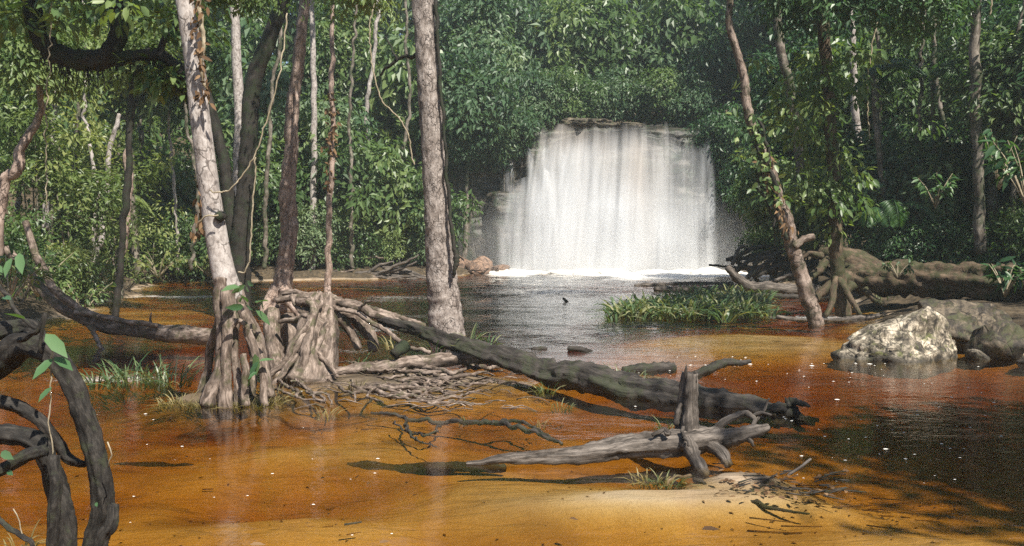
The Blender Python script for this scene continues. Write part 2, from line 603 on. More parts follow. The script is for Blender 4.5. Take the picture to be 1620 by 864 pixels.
def mat_rock(name, c0, c1, c2, moss, amt, scale=1.0, rough=0.8):
    m, nt, out = newmat(name)
    t = NT(nt)
    v = t.attr('tc')
    n1 = t.noise(v, 2.2 * scale, 7, 0.68, 0.7)
    n2 = t.noise(v, 11 * scale, 6, 0.7, 0.3)
    n3 = t.noise(v, 4.1 * scale, 6, 0.75, 0.9)
    c = t.ramp(n1, [(0.32, c0), (0.47, c1), (0.60, c2)])
    c = t.mix(t.ramp(n3, [(0.42, 0.9), (0.52, 0.0)]), c, c0)
    c = t.mix(t.ramp(n2, [(0.3, 0.6), (0.45, 0.0)]), c, c0)
    if amt > 0:
        nm = t.noise(v, 3.3 * scale, 6, 0.75, 0.5)
        c = t.mix(t.ramp(nm, [(0.62 - amt * 0.3, 0.0), (0.70 - amt * 0.25, 0.8)]), c, moss)
    vo = t.node('ShaderNodeTexVoronoi', feature='DISTANCE_TO_EDGE')
    nt.links.new(v, vo.inputs['Vector'])
    vo.inputs['Scale'].default_value = 1.5 * scale
    ck = t.math('MULTIPLY', t.ramp(vo.outputs['Distance'], [(0.006, 0.5), (0.03, 0.0)]), t.ramp(n1, [(0.42, 0.0), (0.5, 1.0)]))
    c = t.mix(ck, c, c0)
    gp = t.node('ShaderNodeNewGeometry')
    sz = t.node('ShaderNodeSeparateXYZ')
    nt.links.new(gp.outputs['Position'], sz.inputs[0])
    wet = t.ramp(t.math('ADD', sz.outputs[2], t.math('MULTIPLY', n2, 0.06)), [(0.05, 0.75), (0.11, 0.0)])      # wet stain at the waterline
    c = t.mix(wet, c, c0)
    h = t.math('SUBTRACT', t.math('ADD', t.math('MULTIPLY', n1, 0.5), t.math('MULTIPLY', n2, 0.5)), t.math('MULTIPLY', ck, 0.5))
    nt.links.new(t.bsdf(c, rough, t.bump(h, 0.8, 0.05 / scale), 0.4), out.inputs[0])


mat_rock('rock_pale', (0.016, 0.014, 0.010), (0.15, 0.125, 0.09), (0.58, 0.50, 0.38), (0.11, 0.12, 0.035), 0.25, 2.2)
mat_rock('rock_brown', (0.015, 0.012, 0.009), (0.06, 0.047, 0.033), (0.16, 0.125, 0.085), (0.05, 0.055, 0.02), 0.4, 1.8)
mat_rock('rock_cliff', (0.012, 0.011, 0.010), (0.05, 0.046, 0.038), (0.11, 0.095, 0.075), (0.02, 0.035, 0.014), 0.5, 0.5, 0.5)
mat_rock('rock_red', (0.05, 0.032, 0.022), (0.17, 0.105, 0.07), (0.33, 0.21, 0.14), (0.1, 0.1, 0.05), 0.0, 1.2)
m_, nt_, out_ = newmat('foam')
nt_.links.new(NT(nt_).bsdf((0.8, 0.77, 0.70), 0.6), out_.inputs[0])


# ------------------------------------------------------------------ ground, river bed
def lerp_to(v, target, w):
    return v + (target - v) * w


def gauss(x, y, cx, cy, sx, sy):
    return np.exp(-(((x - cx) / sx) ** 2 + ((y - cy) / sy) ** 2))


def ground(x, y, parts=False):
    x, y = np.asarray(x, float), np.asarray(y, float)
    xl = np.interp(y, [-12, 0, 4, 8, 12, 18, 22, 26, 30, 40], [-5, -4.5, -4.8, -6.6, -7.8, -9.3, -10.2, -11.4, -13, -16])
    xr = np.interp(y, [-12, 0, 5, 8, 11, 14, 18, 22, 28, 33, 40], [6, 7, 8, 7.6, 6.7, 6.7, 7.4, 9.2, 9.2, 9.8, 12])
    yb = np.interp(x, [-20, -12, -5, -2, -0.9, 9, 10.5, 20], [25, 28.5, 30.4, 33.4, 36.8, 36.8, 33, 28])
    d = np.minimum(np.minimum(x - xl, xr - x), np.minimum(yb - y, y + 7)) + 0.45 * fbm(x * 0.6, y * 0.6, 0, 5, 3)
    dep = 0.205 + 0.10 * fbm(x * 0.7, y * 0.9, 0, 31, 3) + 0 * x
    dep = dep + 0.12 * (1 - sstep(4.3, 5.0, y)) * (1 - sstep(1.0, 2.5, x))
    dep = lerp_to(dep, 0.25, sstep(0.6, 4.6, x + 0.3 * (y - 6)) * sstep(3.6, 7.4, y + 0.25 * x))
    dep = lerp_to(dep, 0.13 + 0.07 * fbm(x * 0.4, y * 0.4, 0, 33, 2), sstep(10.2, 12.5, y))
    dep = lerp_to(dep, 0.42, np.exp(-((x + 0.4) / 3.0) ** 2) * sstep(10.8, 13, y))
    dep = lerp_to(dep, 0.03, np.clip(1.25 * gauss(x, y, 3.6, 12.9, 2.1, 1.7), 0, 1))
    dep = lerp_to(dep, 0.08, np.clip(1.2 * gauss(x, y, -8.6, 24.5, 3.2, 4.0), 0, 1))
    dep = lerp_to(dep, 0.10, np.clip(1.3 * gauss(x, y, 2.2, 4.4, 1.3, 0.7), 0, 1) * 0.9)
    dep = lerp_to(dep, 0.014, np.clip(1.2 * gauss(x, y, 0.95, 5.2, 1.0, np.where(y > 5.2, 0.30, 0.17)), 0, 1))
    dep = lerp_to(dep, -0.012, np.clip(1.1 * gauss(x, y, 1.55, 5.55, 0.42, 0.28), 0, 1))
    dep = lerp_to(dep, -0.035, np.clip(1.3 * gauss(x, y, -1.25, 9.5, 1.25, 0.75), 0, 1))
    dep = lerp_to(dep, -0.03, np.clip(1.2 * gauss(x, y, -2.85, 8.3, 0.75, 0.35), 0, 1))
    dep = dep + 0.008 * fbm(x * 3, y * 5, 0, 77, 3)
    river = -dep * sstep(0.0, 1.3, d)
    bk = np.clip(-d, 0, None)
    hill = 0.35 * (1 - np.exp(-bk / 0.5)) + 0.12 * fbm(x * 0.9, y * 0.9, 0, 61, 3) * sstep(0, 0.6, bk) + 0.36 * np.clip(bk - 2.5, 0, 40)
    z = np.where(d > 0, river, hill)
    wp = sstep(-11, -7, x) * (1 - sstep(17, 24, x)) * sstep(37.0, 38.3, y)
    z = lerp_to(z, np.maximum(z, 6.0 + 0.25 * np.clip(y - 38, 0, 60) + 0.2 * fbm(x * 0.7, y * 0.7, 0, 91, 2)), wp)
    if parts:
        silt = np.clip(0.5 + 0.8 * gauss(x, y, 2.0, 5.6, 1.4, 0.9) + 0.7 * gauss(x, y, -1.4, 7.6, 1.6, 0.7) + 0.3 * sstep(10, 12, y), 0, 1)
        silt = silt * (1 - 0.8 * np.clip(1.2 * gauss(x, y, 0.6, 4.9, 1.4, 0.5), 0, 1))
        silt = silt + 0.9 * 0.75 * sstep(0.2, 0.42, dep) * (d > 0) + 0.85 * sstep(-0.25, 0.5, -d) + 1.1 * np.clip(1.5 * gauss(x, y, -1.25, 9.5, 1.6, 1.0), 0, 1) + 1.1 * np.clip(1.5 * gauss(x, y, -2.85, 8.3, 0.9, 0.5), 0, 1)
        return z, silt
    return z


def warped_grid(u0, u1, nu, ys):
    u = np.linspace(u0, u1, nu)
    Y = ys[:, None] + 0 * u
    X = u[None, :] * (np.clip(ys, 0, None) + 9)[:, None]
    ny = len(ys)
    i = np.arange(ny - 1)[:, None] * nu + np.arange(nu - 1)[None, :]
    F = np.stack([i, i + 1, i + nu + 1, i + nu], -1).reshape(-1, 4)
    return X, Y, F


ys = np.concatenate([np.linspace(-14, 2.5, 40), np.geomspace(2.6, 36.5, 330), np.linspace(36.6, 39, 16), np.linspace(39.5, 95, 60)])
X, Y, F = warped_grid(-1.5, 1.5, 420, ys)
Z, SI = ground(X, Y, True)
struct('ground', MB().add(np.stack([X, Y, Z], -1).reshape(-1, 3), F, var=SI.ravel()), 'bed')


def gz(x, y):
    return float(ground(np.array([x]), np.array([y]))[0])


# ------------------------------------------------------------------ river water
ys = np.concatenate([np.linspace(-13, 2.5, 30), np.geomspace(2.6, 36.3, 420)])
X, Y, F = warped_grid(-0.95, 0.95, 420, ys)
rif = sstep(10.5, 15, Y) * (0.35 + 0.65 * sstep(0.35, 0.62, 0.5 + 0.5 * fbm(X * 0.25, Y * 0.25, 0, 15, 2)))
rif = rif * (1 - 0.75 * np.clip(1.2 * gauss(X, Y, 4.2, 12.6, 2.2, 1.6), 0, 1))
amp = 0.0025 + 0.026 * rif + 0.03 * sstep(31, 35, Y)
wave = fbm(X * 1.6 + 0.3 * Y, Y * 2.6, 0, 3, 3) + 0.4 * fbm(X * 5, Y * 7, 0, 8, 2)
Zw = amp * wave + 0.030 * rif * fbm(X * 0.8 + 0.2 * Y, Y * 1.5, 0, 23, 2)
foam = np.zeros_like(X)
foam += 0.70 * sstep(28.0, 35.8, Y + 2.6 * fbm(X * 0.7, Y * 0.45, 0, 19, 3)) * sstep(-3, 0, X)
for px, py, sx, sy, a in [(600, 475, 1.6, 1.8, .42), (880, 462, 2.4, 2.0, .40), (620, 520, 1.0, .9, .42), (560, 556, .8, .5, .5), (770, 480, 1.0, 1.6, .42),
                          (280, 470, 2.0, .7, .45), (235, 600, .9, .35, .5), (120, 600, .7, .4, .42), (1095, 578, .8, .35, .46), (900, 575, .5, .25, .5),
                          (930, 498, 1.2, .8, .42), (1330, 503, 1.6, .5, .5), (1450, 610, .9, .5, .34), (960, 625, .7, .3, .36), (660, 500, 1.0, .8, .4),
                          (1060, 435, 3.0, 1.5, .5), (760, 555, .4, .3, .45), (1440, 576, 1.0, .12, .5), (1500, 660, .8, .4, .30), (240, 558, 1.0, .6, .40)]:
    q = W(px, py)
    foam += 0.8 * a * gauss(X, Y, q[0], q[1], sx, sy)
foam = np.clip(foam + 0.22 * rif, 0, 1)
bst = 0.06 + 0.75 * rif + 0.10 * sstep(1.5, 4, X) * (1 - sstep(9, 12, Y))
top = np.stack([X, Y, Zw], -1).reshape(-1, 3)
nu, ny = X.shape[1], X.shape[0]
wb = MB()
c = np.concatenate([np.arange(nu), np.arange(1, ny) * nu + nu - 1, (ny - 1) * nu + np.arange(nu - 2, -1, -1), np.arange(ny - 2, 0, -1) * nu])
k = len(c)
low = top[c] * np.array([1, 1, 0]) + np.array([0, 0, -2.5])
nv = len(top)
side = np.stack([c, nv + np.arange(k), nv + (np.arange(k) + 1) % k, np.roll(c, -1)], 1)
cen = np.array([[0, 10, -2.5]])
bot = np.stack([nv + np.arange(k), np.full(k, nv + k), nv + (np.arange(k) + 1) % k], 1)
bst = bst.ravel()
tcw = np.concatenate([np.stack([bst, bst, bst], 1), np.zeros((k + 1, 3))])
wb.add(np.concatenate([top, low, cen]), [F, side, bot], tcw, np.concatenate([foam.ravel(), np.zeros(k + 1)]))
struct('river_water', wb, 'water')

# ------------------------------------------------------------------ cliff
xs = np.linspace(-10, 18, 300)
zs = np.linspace(-1.0, 6.5, 130)
Xc, Zc = np.meshgrid(xs, zs)
lay = np.floor(Zc * 1.7 + 0.5 * fbm(Xc * 0.25, Zc * 0.3, 0, 44, 2))
strata = 0.16 * (_hash(lay.astype(int), lay.astype(int) * 0, lay.astype(int) * 0, 3) - 0.5) + 0.12 * fbm(Xc * 1.2, Zc * 2.5, 0, 45, 4)
Yc = 37.0 + strata + 0.55 * fbm(Xc * 0.28, Zc * 0.22, 0, 46, 3) - 0.25 * (3 - Zc) / 6
Yc = Yc - 0.9 * sstep(-1.3, -0.6, Xc) * (1 - sstep(0.9, 1.3, Xc)) * (1 - sstep(3.3, 3.5, Zc))
Yc = Yc - 0.3 * sstep(0.4, 0.8, Xc) * (1 - sstep(1.4, 1.7, Xc)) * sstep(3.2, 3.6, Zc) * (1 - sstep(5.0, 5.2, Zc))
Yc = np.maximum(Yc, 36.75 - 0.9 * sstep(-1.3, -0.6, Xc) * (1 - sstep(0.9, 1.3, Xc)) * (1 - sstep(3.3, 3.5, Zc)))
Yc = Yc + 1.6 * sstep(6.0, 6.5, Zc)
V = np.stack([Xc, Yc, Zc], -1).reshape(-1, 3)
nu, ny = len(xs), len(zs)
i = np.arange(ny - 1)[:, None] * nu + np.arange(nu - 1)[None, :]
F = np.stack([i, i + 1, i + nu + 1, i + nu], -1).reshape(-1, 4)
struct('cliff', MB().add(V, F), 'rock_cliff')

# ------------------------------------------------------------------ waterfall
wf = thing('waterfall', 'broad white curtain of water falling over the dark cliff into the river', 'waterfall', (4, 36, 0))


def sheet(x0, x1, ztop, yoff, seed, cover, kick=0.8, zbot=-0.05, nx=360, nz=110, flare=0.0, topfade=0.04):
    xs_ = np.linspace(x0, x1, nx)
    v = np.linspace(0, 1, nz)
    Xs, Vv = np.meshgrid(xs_, v)
    zt = ztop(Xs)
    Zs = zt + (zbot - zt) * Vv
    Ys = 36.35 + yoff - kick * Vv ** 0.6 + 0.16 * fbm(Xs * 1.3, Vv * 0.8, 0, seed, 3) - 0.1 * fbm(Xs * 4, Vv * 0.7, 0, seed + 3, 2)
    Xs = Xs - flare * (1 - (Xs - x0) / (x1 - x0)) * Vv ** 0.8 + 0.12 * Vv * (Xs - x0) / (x1 - x0)
    s1 = fbm(Xs * 1.1, Vv * 0.7, 0, seed + 10, 3)
    s4 = fbm(Xs * 0.8, Zs * 0.7, 0, seed + 50, 4)
    s2 = fbm(Xs * 3.2 + 0.8 * vnoise(Xs, Vv * 2, 0, seed), Vv * 1.3, 0, seed + 20, 3)
    s3 = fbm(Xs * 16, Vv * 2.2, 0, seed + 30, 2)
    a = cover(Xs, Zs, Vv) + 0.20 * s1 + 0.11 * s2 + 0.03 * s3 + 0.16 * s4 * sstep(0.1, 0.6, Vv)
    ed = np.minimum(np.linspace(0, x1 - x0, nx), 2.4 * np.linspace(x1 - x0, 0, nx))[None, :]
    a = a * sstep(0.0, 0.55, ed + 0.22 * s2 * sstep(0, 0.3, ed)) * sstep(0.0, topfade, Vv + 0.5 * topfade * s2)
    a = np.clip(a, 0, 0.84)
    tint = np.clip(0.5 * gauss(Xs, Zs, 4.7, 5.0, 1.7, 2.4) + 0.55 * gauss(Xs, Zs, 2.2, 6.2, 1.6, 0.9) + 0.3 * s1, 0, 1)
    Vx = np.stack([Xs, Ys, Zs], -1).reshape(-1, 3)
    ii = np.arange(nz - 1)[:, None] * nx + np.arange(nx - 1)[None, :]
    Fx = np.stack([ii, ii + 1, ii + nx + 1, ii + nx], -1).reshape(-1, 4)
    tcx = np.stack([tint, tint, tint], -1).reshape(-1, 3)
    return obj('water_curtain', MB().add(Vx, Fx, tcx, a.ravel()), 'falling_water', wf)


def lip(x):
    z = 6.28 + 0.10 * fbm(x * 0.8, 2.2, 0, 71, 3) - 0.05 * sstep(5.5, 8.5, x)
    z = z - 0.7 * (1 - sstep(0.8, 1.7, x)) ** 1.5 + 0.06 * np.sin((x - 1) / 7.4 * math.pi)
    return z


cov = lambda x, z, v: 0.50 - 0.36 * sstep(4.6, 7.2, x) - 0.25 * (1 - sstep(1.2, 2.2, x)) + 0.42 * v ** 1.2 - 0.35 * (1 - sstep(0, 0.22, v))
sheet(0.85, 8.5, lip, 0.12, 100, cov, flare=0.7)
sheet(1.2, 8.5, lambda x: lip(x) - 0.05, -0.12, 200, lambda x, z, v: cov(x, z, v) - 0.12, 0.95, flare=0.9)
sheet(1.9, 7.6, lambda x: lip(x) - 0.4, -0.35, 300, lambda x, z, v: cov(x, z, v) - 0.28 + 0.2 * v, 1.0, flare=1.2)
sheet(0.5, 1.9, lambda x: 5.2 + 0.3 * fbm(x * 2, 1, 0, 9, 2), -0.15, 400, lambda x, z, v: 0.3 + 0.35 * v, 0.7, nx=90, topfade=0.2)
sheet(-0.45, 1.9, lambda x: 3.7 + 0.45 * sstep(-0.5, 1.2, x) + 0.2 * fbm(x * 3, 1, 0, 12, 2), -0.62, 500, lambda x, z, v: 0.30 + 0.35 * v, 0.6, nx=130, flare=0.3, topfade=0.22)
sheet(-0.45, 0.1, lambda x: 4.9 + 0.3 * fbm(x * 4, 4, 0, 14, 2), 0.2, 600, lambda x, z, v: 0.16, 0.3, zbot=3.4, nx=60, nz=40, topfade=0.15)
# foam piled where the water strikes the pool
fx = MB()
g = np.random.default_rng(5)
for j in range(46):
    x = g.uniform(-0.6, 8.8)
    r = g.uniform(0.2, 0.5)
    t = MB()
    bm = bmesh.new()
    bmesh.ops.create_icosphere(bm, subdivisions=3, radius=1)
    v = np.array([q.co[:] for q in bm.verts])
    f = np.array([[q.index for q in fc.verts] for fc in bm.faces])
    bm.free()
    v = v * (1 + 0.35 * fbm(v[:, 0] * 2 + j, v[:, 1] * 2, v[:, 2] * 2, j, 3))[:, None]
    v = v * np.array([r * 1.5, r * 0.9, r * 0.42]) + np.array([x, 35.2 + g.uniform(-0.9, 0.5), -0.04])
    fx.add(v, f)
fo = obj('foam', fx, 'foam', wf)
fo['kind'] = 'stuff'


# ------------------------------------------------------------------ boulders
def rock_mb(center, size, seed, sub=5, planes=9, nz=0.16, rot=0.0):
    g = np.random.default_rng(seed)
    bm = bmesh.new()
    bmesh.ops.create_icosphere(bm, subdivisions=sub, radius=1)
    v = np.array([q.co[:] for q in bm.verts])
    f = np.array([[q.index for q in fc.verts] for fc in bm.faces])
    bm.free()
    n = rdir(planes, g)
    for q in n:
        off = g.uniform(0.55, 0.85)
        dd = v @ q - off
        v = v - np.clip(dd, 0, None)[:, None] * q * 0.92
    nd = norm(v)
    s = np.array(size)
    rdg = np.abs(fbm(v[:, 0] * 1.6, v[:, 1] * 1.6, v[:, 2] * 2.4, seed, 4))
    v = v + nd * (nz * fbm(v[:, 0] * 2.2, v[:, 1] * 2.2, v[:, 2] * 2.2, seed + 9, 5, 0.55) - 0.07 * (1 - sstep(0, 0.10, rdg)))[:, None]
    v = v * s
    cr, sr = math.cos(rot), math.sin(rot)
    v = np.stack([v[:, 0] * cr - v[:, 1] * sr, v[:, 0] * sr + v[:, 1] * cr, v[:, 2]], 1)
    return MB().add(v + np.array(center), f, v + seed)


def boulder(label, center, size, seed, mat, rot=0.0, sub=5, group=None, nz=0.085, planes=15):
    o = obj('boulder', rock_mb(center, size, seed, sub, planes, nz, rot), mat)
    return tag(o, label, 'rock', group)


def wq(px, py, z=0.0):
    return W(px, py, z)


q = wq(1432, 574)
boulder('pale grey boulder with dark lichen blotches standing in the orange shallows', (q[0] + 0.16, q[1] + 0.5, 0.04), (0.93, 0.6, 0.66), 21, 'rock_pale', 0.15, nz=0.12)
q = wq(1530, 556)
boulder('brown flat-topped boulder behind the pale blotched one', (q[0] + 0.2, q[1] + 0.6, 0.14), (0.8, 0.55, 0.72), 34, 'rock_brown', -0.2)
q = wq(1590, 570)
boulder('rounded dark boulder at the foot of the giant fallen trunk', (q[0] + 0.05, q[1] + 0.35, 0.12), (0.45, 0.4, 0.42), 47, 'rock_brown', 0.5, 4)
q = wq(1606, 572)
boulder('low pale slab of stone at the water edge beyond the rounded boulder', (q[0] + 0.2, q[1] - 0.1, 0.0), (0.35, 0.25, 0.1), 51, 'rock_brown', 0.0, 4)
q = wq(1545, 566)
boulder('small mossy stone between the pale boulder and the rounded one', (q[0], q[1] - 0.02, 0.02), (0.16, 0.14, 0.13), 52, 'rock_pale', 0.0, 4)
for n_, (px, py, s, lab) in enumerate([
        (738, 426, (0.9, 0.6, 0.75), 'reddish angular rock beside the pale central trunk below the cliff'),
        (765, 428, (0.8, 0.6, 0.55), 'sloping reddish slab between the central trunk and the waterfall'),
        (790, 430, (0.6, 0.5, 0.32), 'low reddish stone nearest the foot of the waterfall'),
        (722, 432, (0.55, 0.5, 0.35), 'grey-brown rock at the waterline just behind the central trunk'),
        (752, 433, (0.7, 0.4, 0.22), 'flat grey stone at the waterline before the reddish rocks')]):
    q = wq(px, py)
    boulder(lab, (q[0], min(q[1], 34.6), 0.15), s, 60 + n_, 'rock_red', n_ * 0.7, 4, nz=0.1)
for n_, (x, y, z, s, lab) in enumerate([
        (2.75, 36.6, 6.35, (0.75, 0.6, 0.28), 'brown wet rock on the lip of the waterfall under the leaves'),
        (3.7, 36.7, 6.36, (0.9, 0.6, 0.22), 'long flat rock slab in the middle of the waterfall lip'),
        (5.0, 36.9, 6.3, (0.9, 0.5, 0.16), 'thin dark slab on the waterfall lip next to the long flat one')]):
    boulder(lab, (x, y, z - 0.06), s, 80 + n_, 'rock_brown', 0.1 * n_, 5, nz=0.2)

# ------------------------------------------------------------------ forest: crowns shared between trees
CR = {}
for mt in ('leaf', 'leaf_cool', 'leaf_dark', 'leaf_warm'):
    CR['tall_' + mt] = [crown_mesh('crown', (2.1, 2.1, 4.0), 200, 46, 0.30, 0.72, 0.48, 0.5, s + len(mt), mt) for s in (1, 31)]
    CR['round_' + mt] = [crown_mesh('crown', (1.9, 1.9, 1.7), 125, 48, 0.25, 0.58, 0.48, 0.45, s + len(mt), mt) for s in (5, 55)]
    CR['layer_' + mt] = [crown_mesh('crown', (1.7, 1.7, 1.3), 62, 70, 0.19, 0.66, 0.42, 0.12, s + len(mt), mt, 0.5, 0.2) for s in (9, 91)]
    CR['thin_' + mt] = [crown_mesh('crown', (1.5, 1.5, 2.0), 36, 46, 0.20, 0.62, 0.42, 0.10, s + len(mt), mt, 0.5, 0.15) for s in (13, 131)]
    CR['bold_' + mt] = [crown_mesh('crown', (2.0, 2.0, 2.6), 90, 24, 0.46, 0.70, 0.50, 0.5, s + len(mt), mt) for s in (17, 171)]
CR['big_leaf_dark'] = [crown_mesh('crown', (4.6, 4.6, 2.6), 260, 60, 0.40, 0.95, 0.46, 0.35, 123, 'leaf_dark')]
HALF = {'thin': 2.0, 'bold': 2.6, 'tall': 4.0, 'round': 1.7, 'layer': 1.3, 'big': 2.6}
ORD = ['first', 'second', 'third', 'fourth', 'fifth', 'sixth', 'seventh', 'eighth', 'ninth', 'tenth', 'eleventh', 'twelfth', 'thirteenth', 'fourteenth',
       'fifteenth', 'sixteenth', 'seventeenth', 'eighteenth', 'nineteenth', 'twentieth', 'twenty-first', 'twenty-second', 'twenty-third', 'twenty-fourth', 'twenty-fifth', 'twenty-sixth']


def forest_tree(name, label, cat, x, y, zc, kind, scale, rot, group, seed, tr=0.10, lean=0.0, mat='bark_forest', squash=1.0):
    z0 = gz(x, y) - 0.1
    t = thing(name, label, cat, (x, y, z0), group)
    g = np.random.default_rng(seed)
    proto = CR[kind][seed % len(CR[kind])]
    base = np.array([x, y, z0])
    c = np.array([x + lean, y, max(zc, z0 + 0.6)])
    mb = MB()
    if cat == 'tree':
        mid = (base + c) / 2 + np.array([g.uniform(-.25, .25), g.uniform(-.2, .2), 0])
        top_ = c + np.array([0, 0, HALF[kind.split('_')[0]] * 0.55 * scale])
        tube(mb, [base, mid, c, top_], [tr * 1.25, tr, tr * 0.75, tr * 0.2], seg=9, step=0.25, rough=0.1, wob=0.05, seed=seed)
        for j in range(6):
            a = g.uniform(0, 6.28)
            s = base + (c - base) * g.uniform(0.62, 1.0)
            e = s + np.array([math.cos(a), math.sin(a), g.uniform(0.3, 0.8)]) * 1.3 * scale
            tube(mb, [s, (s + e) / 2 + np.array([0, 0, 0.15]), e], [tr * 0.4, tr * 0.28, tr * 0.1], seg=5, step=0.3, rough=0.05, seed=seed + j)
        obj('trunk', mb, mat, t)
    else:
        for j in range(4):
            a = g.uniform(0, 6.28)
            e = c + np.array([math.cos(a), math.sin(a), 0.4]) * 0.6 * scale
            tube(mb, [base, (base + e) / 2 + np.array([math.cos(a), math.sin(a), 0]) * 0.1, e], [0.03, 0.022, 0.01], seg=5, step=0.3, rough=0.05, seed=seed + j)
        obj('stem', mb, mat, t)
    o = bpy.data.objects.new('crown' if cat == 'tree' else 'foliage', proto)
    col.objects.link(o)
    o.parent = t
    o.location = [float(v) for v in (c - base)]
    o.rotation_euler = (g.uniform(-.15, .15), g.uniform(-.15, .15), rot)
    o.scale = (scale, scale, scale * squash)
    return t


def row(name, cat, what, where, items, group, seed, side='left'):
    """a row of trees or shrubs from left to right; items = (px, py of the crown's middle, distance, kind, scale[, extra])"""
    items = sorted(items, key=lambda q: q[0])
    for i, it in enumerate(items):
        px, py, Yd, kind, s = it[:5]
        ex = it[5] if len(it) > 5 else {}
        p = P(px, py, Yd)
        w = {'leaf': 'mid green', 'leaf_cool': 'bluish green', 'leaf_dark': 'dark green', 'leaf_warm': 'yellowish green'}[kind.split('_', 1)[1]]
        forest_tree(name, f'{w} {what} {where}, {ORD[i]} from left', cat, p[0], p[1], p[2], kind, s, seed * 1.3 + i * 2.1, group, seed * 100 + i, **ex)


L_, C_, D_, Wm = 'leaf', 'leaf_cool', 'leaf_dark', 'leaf_warm'
row('forest_tree', 'tree', 'forest tree', 'rising at the very back of the left bank', [
    (-160, 60, 47, 'tall_leaf', 1.35), (-20, 20, 48, 'tall_leaf', 1.4), (110, 70, 47, 'tall_leaf_cool', 1.35), (240, 20, 49, 'tall_leaf', 1.4), (370, 60, 47, 'tall_leaf', 1.35),
    (490, 10, 49, 'tall_leaf_cool', 1.4), (610, 60, 48, 'tall_leaf_cool', 1.35), (720, 0, 50, 'tall_leaf_cool', 1.4)], 'back row of trees on the left bank', 1)
row('forest_tree', 'tree', 'tree', 'in the middle depth of the left bank', [
    (-60, 180, 36, 'tall_leaf', 1.0), (60, 120, 37, 'tall_leaf', 1.0), (170, 200, 36, 'bold_leaf', 1.2), (260, 110, 38, 'tall_leaf', 1.0), (420, 170, 37, 'bold_leaf_cool', 1.3),
    (545, 110, 38, 'tall_leaf', 0.95), (640, 170, 37.5, 'bold_leaf', 1.2), (760, 110, 40, 'tall_leaf_cool', 0.95)], 'middle trees of the left bank', 2)
row('shore_tree', 'tree', 'bushy tree', 'just behind the far left shore', [
    (90, 290, 31, 'thin_leaf_warm', 1.2), (190, 240, 32, 'thin_leaf_warm', 1.3), (260, 320, 31, 'bold_leaf', 0.75), (330, 250, 33, 'thin_leaf', 1.25), (425, 300, 32, 'round_leaf', 1.05),
    (500, 210, 34, 'round_leaf_cool', 1.1), (570, 290, 33, 'round_leaf', 1.25), (650, 330, 34, 'round_leaf', 1.0), (735, 160, 36, 'round_leaf_cool', 1.15)],
    'bushy trees behind the far left shore', 3)
row('shrub', 'shrub', 'shrub', 'crouching along the far left shoreline', [
    (60, 385, 27, 'thin_leaf_warm', 0.75), (140, 390, 27.5, 'layer_leaf', 0.6), (235, 395, 28, 'thin_leaf_warm', 0.8), (310, 385, 29.5, 'round_leaf', 0.65), (420, 380, 31, 'layer_leaf', 0.7),
    (490, 370, 31.5, 'layer_leaf_cool', 0.75), (555, 385, 32, 'round_leaf', 0.6), (610, 390, 32.5, 'layer_leaf', 0.55), (672, 380, 33.5, 'round_leaf_cool', 0.55)],
    'shrubs along the far left shore', 4)
row('sapling', 'sapling', 'sapling with flat leaf tiers', 'on the near left bank', [
    (-50, 330, 19, 'thin_leaf', 0.8), (60, 240, 20, 'thin_leaf_warm', 0.8), (125, 320, 20, 'thin_leaf_warm', 0.75), (190, 310, 21, 'thin_leaf_warm', 0.7), (30, 400, 16.5, 'thin_leaf', 0.6),
    (95, 430, 18.5, 'layer_leaf_warm', 0.45), (140, 450, 19, 'thin_leaf', 0.42)], 'saplings on the near left bank', 5)
row('bank_tree', 'tree', 'tree', 'standing at the left edge of the near bank', [
    (-120, 150, 20, 'tall_leaf', 0.8), (-30, 70, 22, 'tall_leaf', 0.85), (70, 20, 25, 'round_leaf', 1.3), (210, 60, 27, 'round_leaf', 1.3)], 'trees at the edge of the near left bank', 6)
row('cliff_top_tree', 'tree', 'tree', 'at the very back above the waterfall', [
    (820, -20, 50, 'tall_leaf_cool', 1.35), (930, 20, 51, 'tall_leaf', 1.35), (1040, -10, 51, 'tall_leaf_cool', 1.4), (1150, 20, 50, 'tall_leaf_cool', 1.35), (1270, -10, 48, 'tall_leaf_dark', 1.4)],
    'back row of trees above the waterfall', 7)
row('cliff_top_tree', 'tree', 'bushy tree', 'leaning over the cliff above the waterfall', [
    (760, 60, 41, 'round_leaf_cool', 1.5), (850, 90, 42, 'bold_leaf_cool', 1.1), (930, 60, 42, 'round_leaf', 1.5), (1010, 100, 43, 'round_leaf_cool', 1.3), (1080, 50, 42, 'bold_leaf', 1.1),
    (1150, 110, 41, 'round_leaf_cool', 1.2)], 'bushy trees above the waterfall', 8)
row('cliff_shrub', 'shrub', 'shrub', 'hanging over the rim of the waterfall', [
    (735, 225, 36.6, 'round_leaf_cool', 0.85), (800, 205, 36.8, 'round_leaf_cool', 0.8), (845, 160, 38.0, 'round_leaf_cool', 0.75), (895, 150, 38.6, 'round_leaf', 0.75), (960, 155, 39.5, 'round_leaf_cool', 0.7),
    (1040, 150, 39.5, 'round_leaf', 0.75), (1100, 165, 38.6, 'round_leaf_cool', 0.7), (1150, 215, 37.0, 'round_leaf_dark', 0.8), (1185, 290, 35.8, 'round_leaf_dark', 0.75)],
    'shrubs on the rim of the waterfall', 9)
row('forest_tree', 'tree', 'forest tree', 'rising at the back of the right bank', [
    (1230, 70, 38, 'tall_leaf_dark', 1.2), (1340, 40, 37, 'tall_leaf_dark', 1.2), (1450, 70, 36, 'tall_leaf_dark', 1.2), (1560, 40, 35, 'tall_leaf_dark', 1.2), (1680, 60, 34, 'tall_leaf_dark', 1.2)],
    'back row of trees on the right bank', 10)
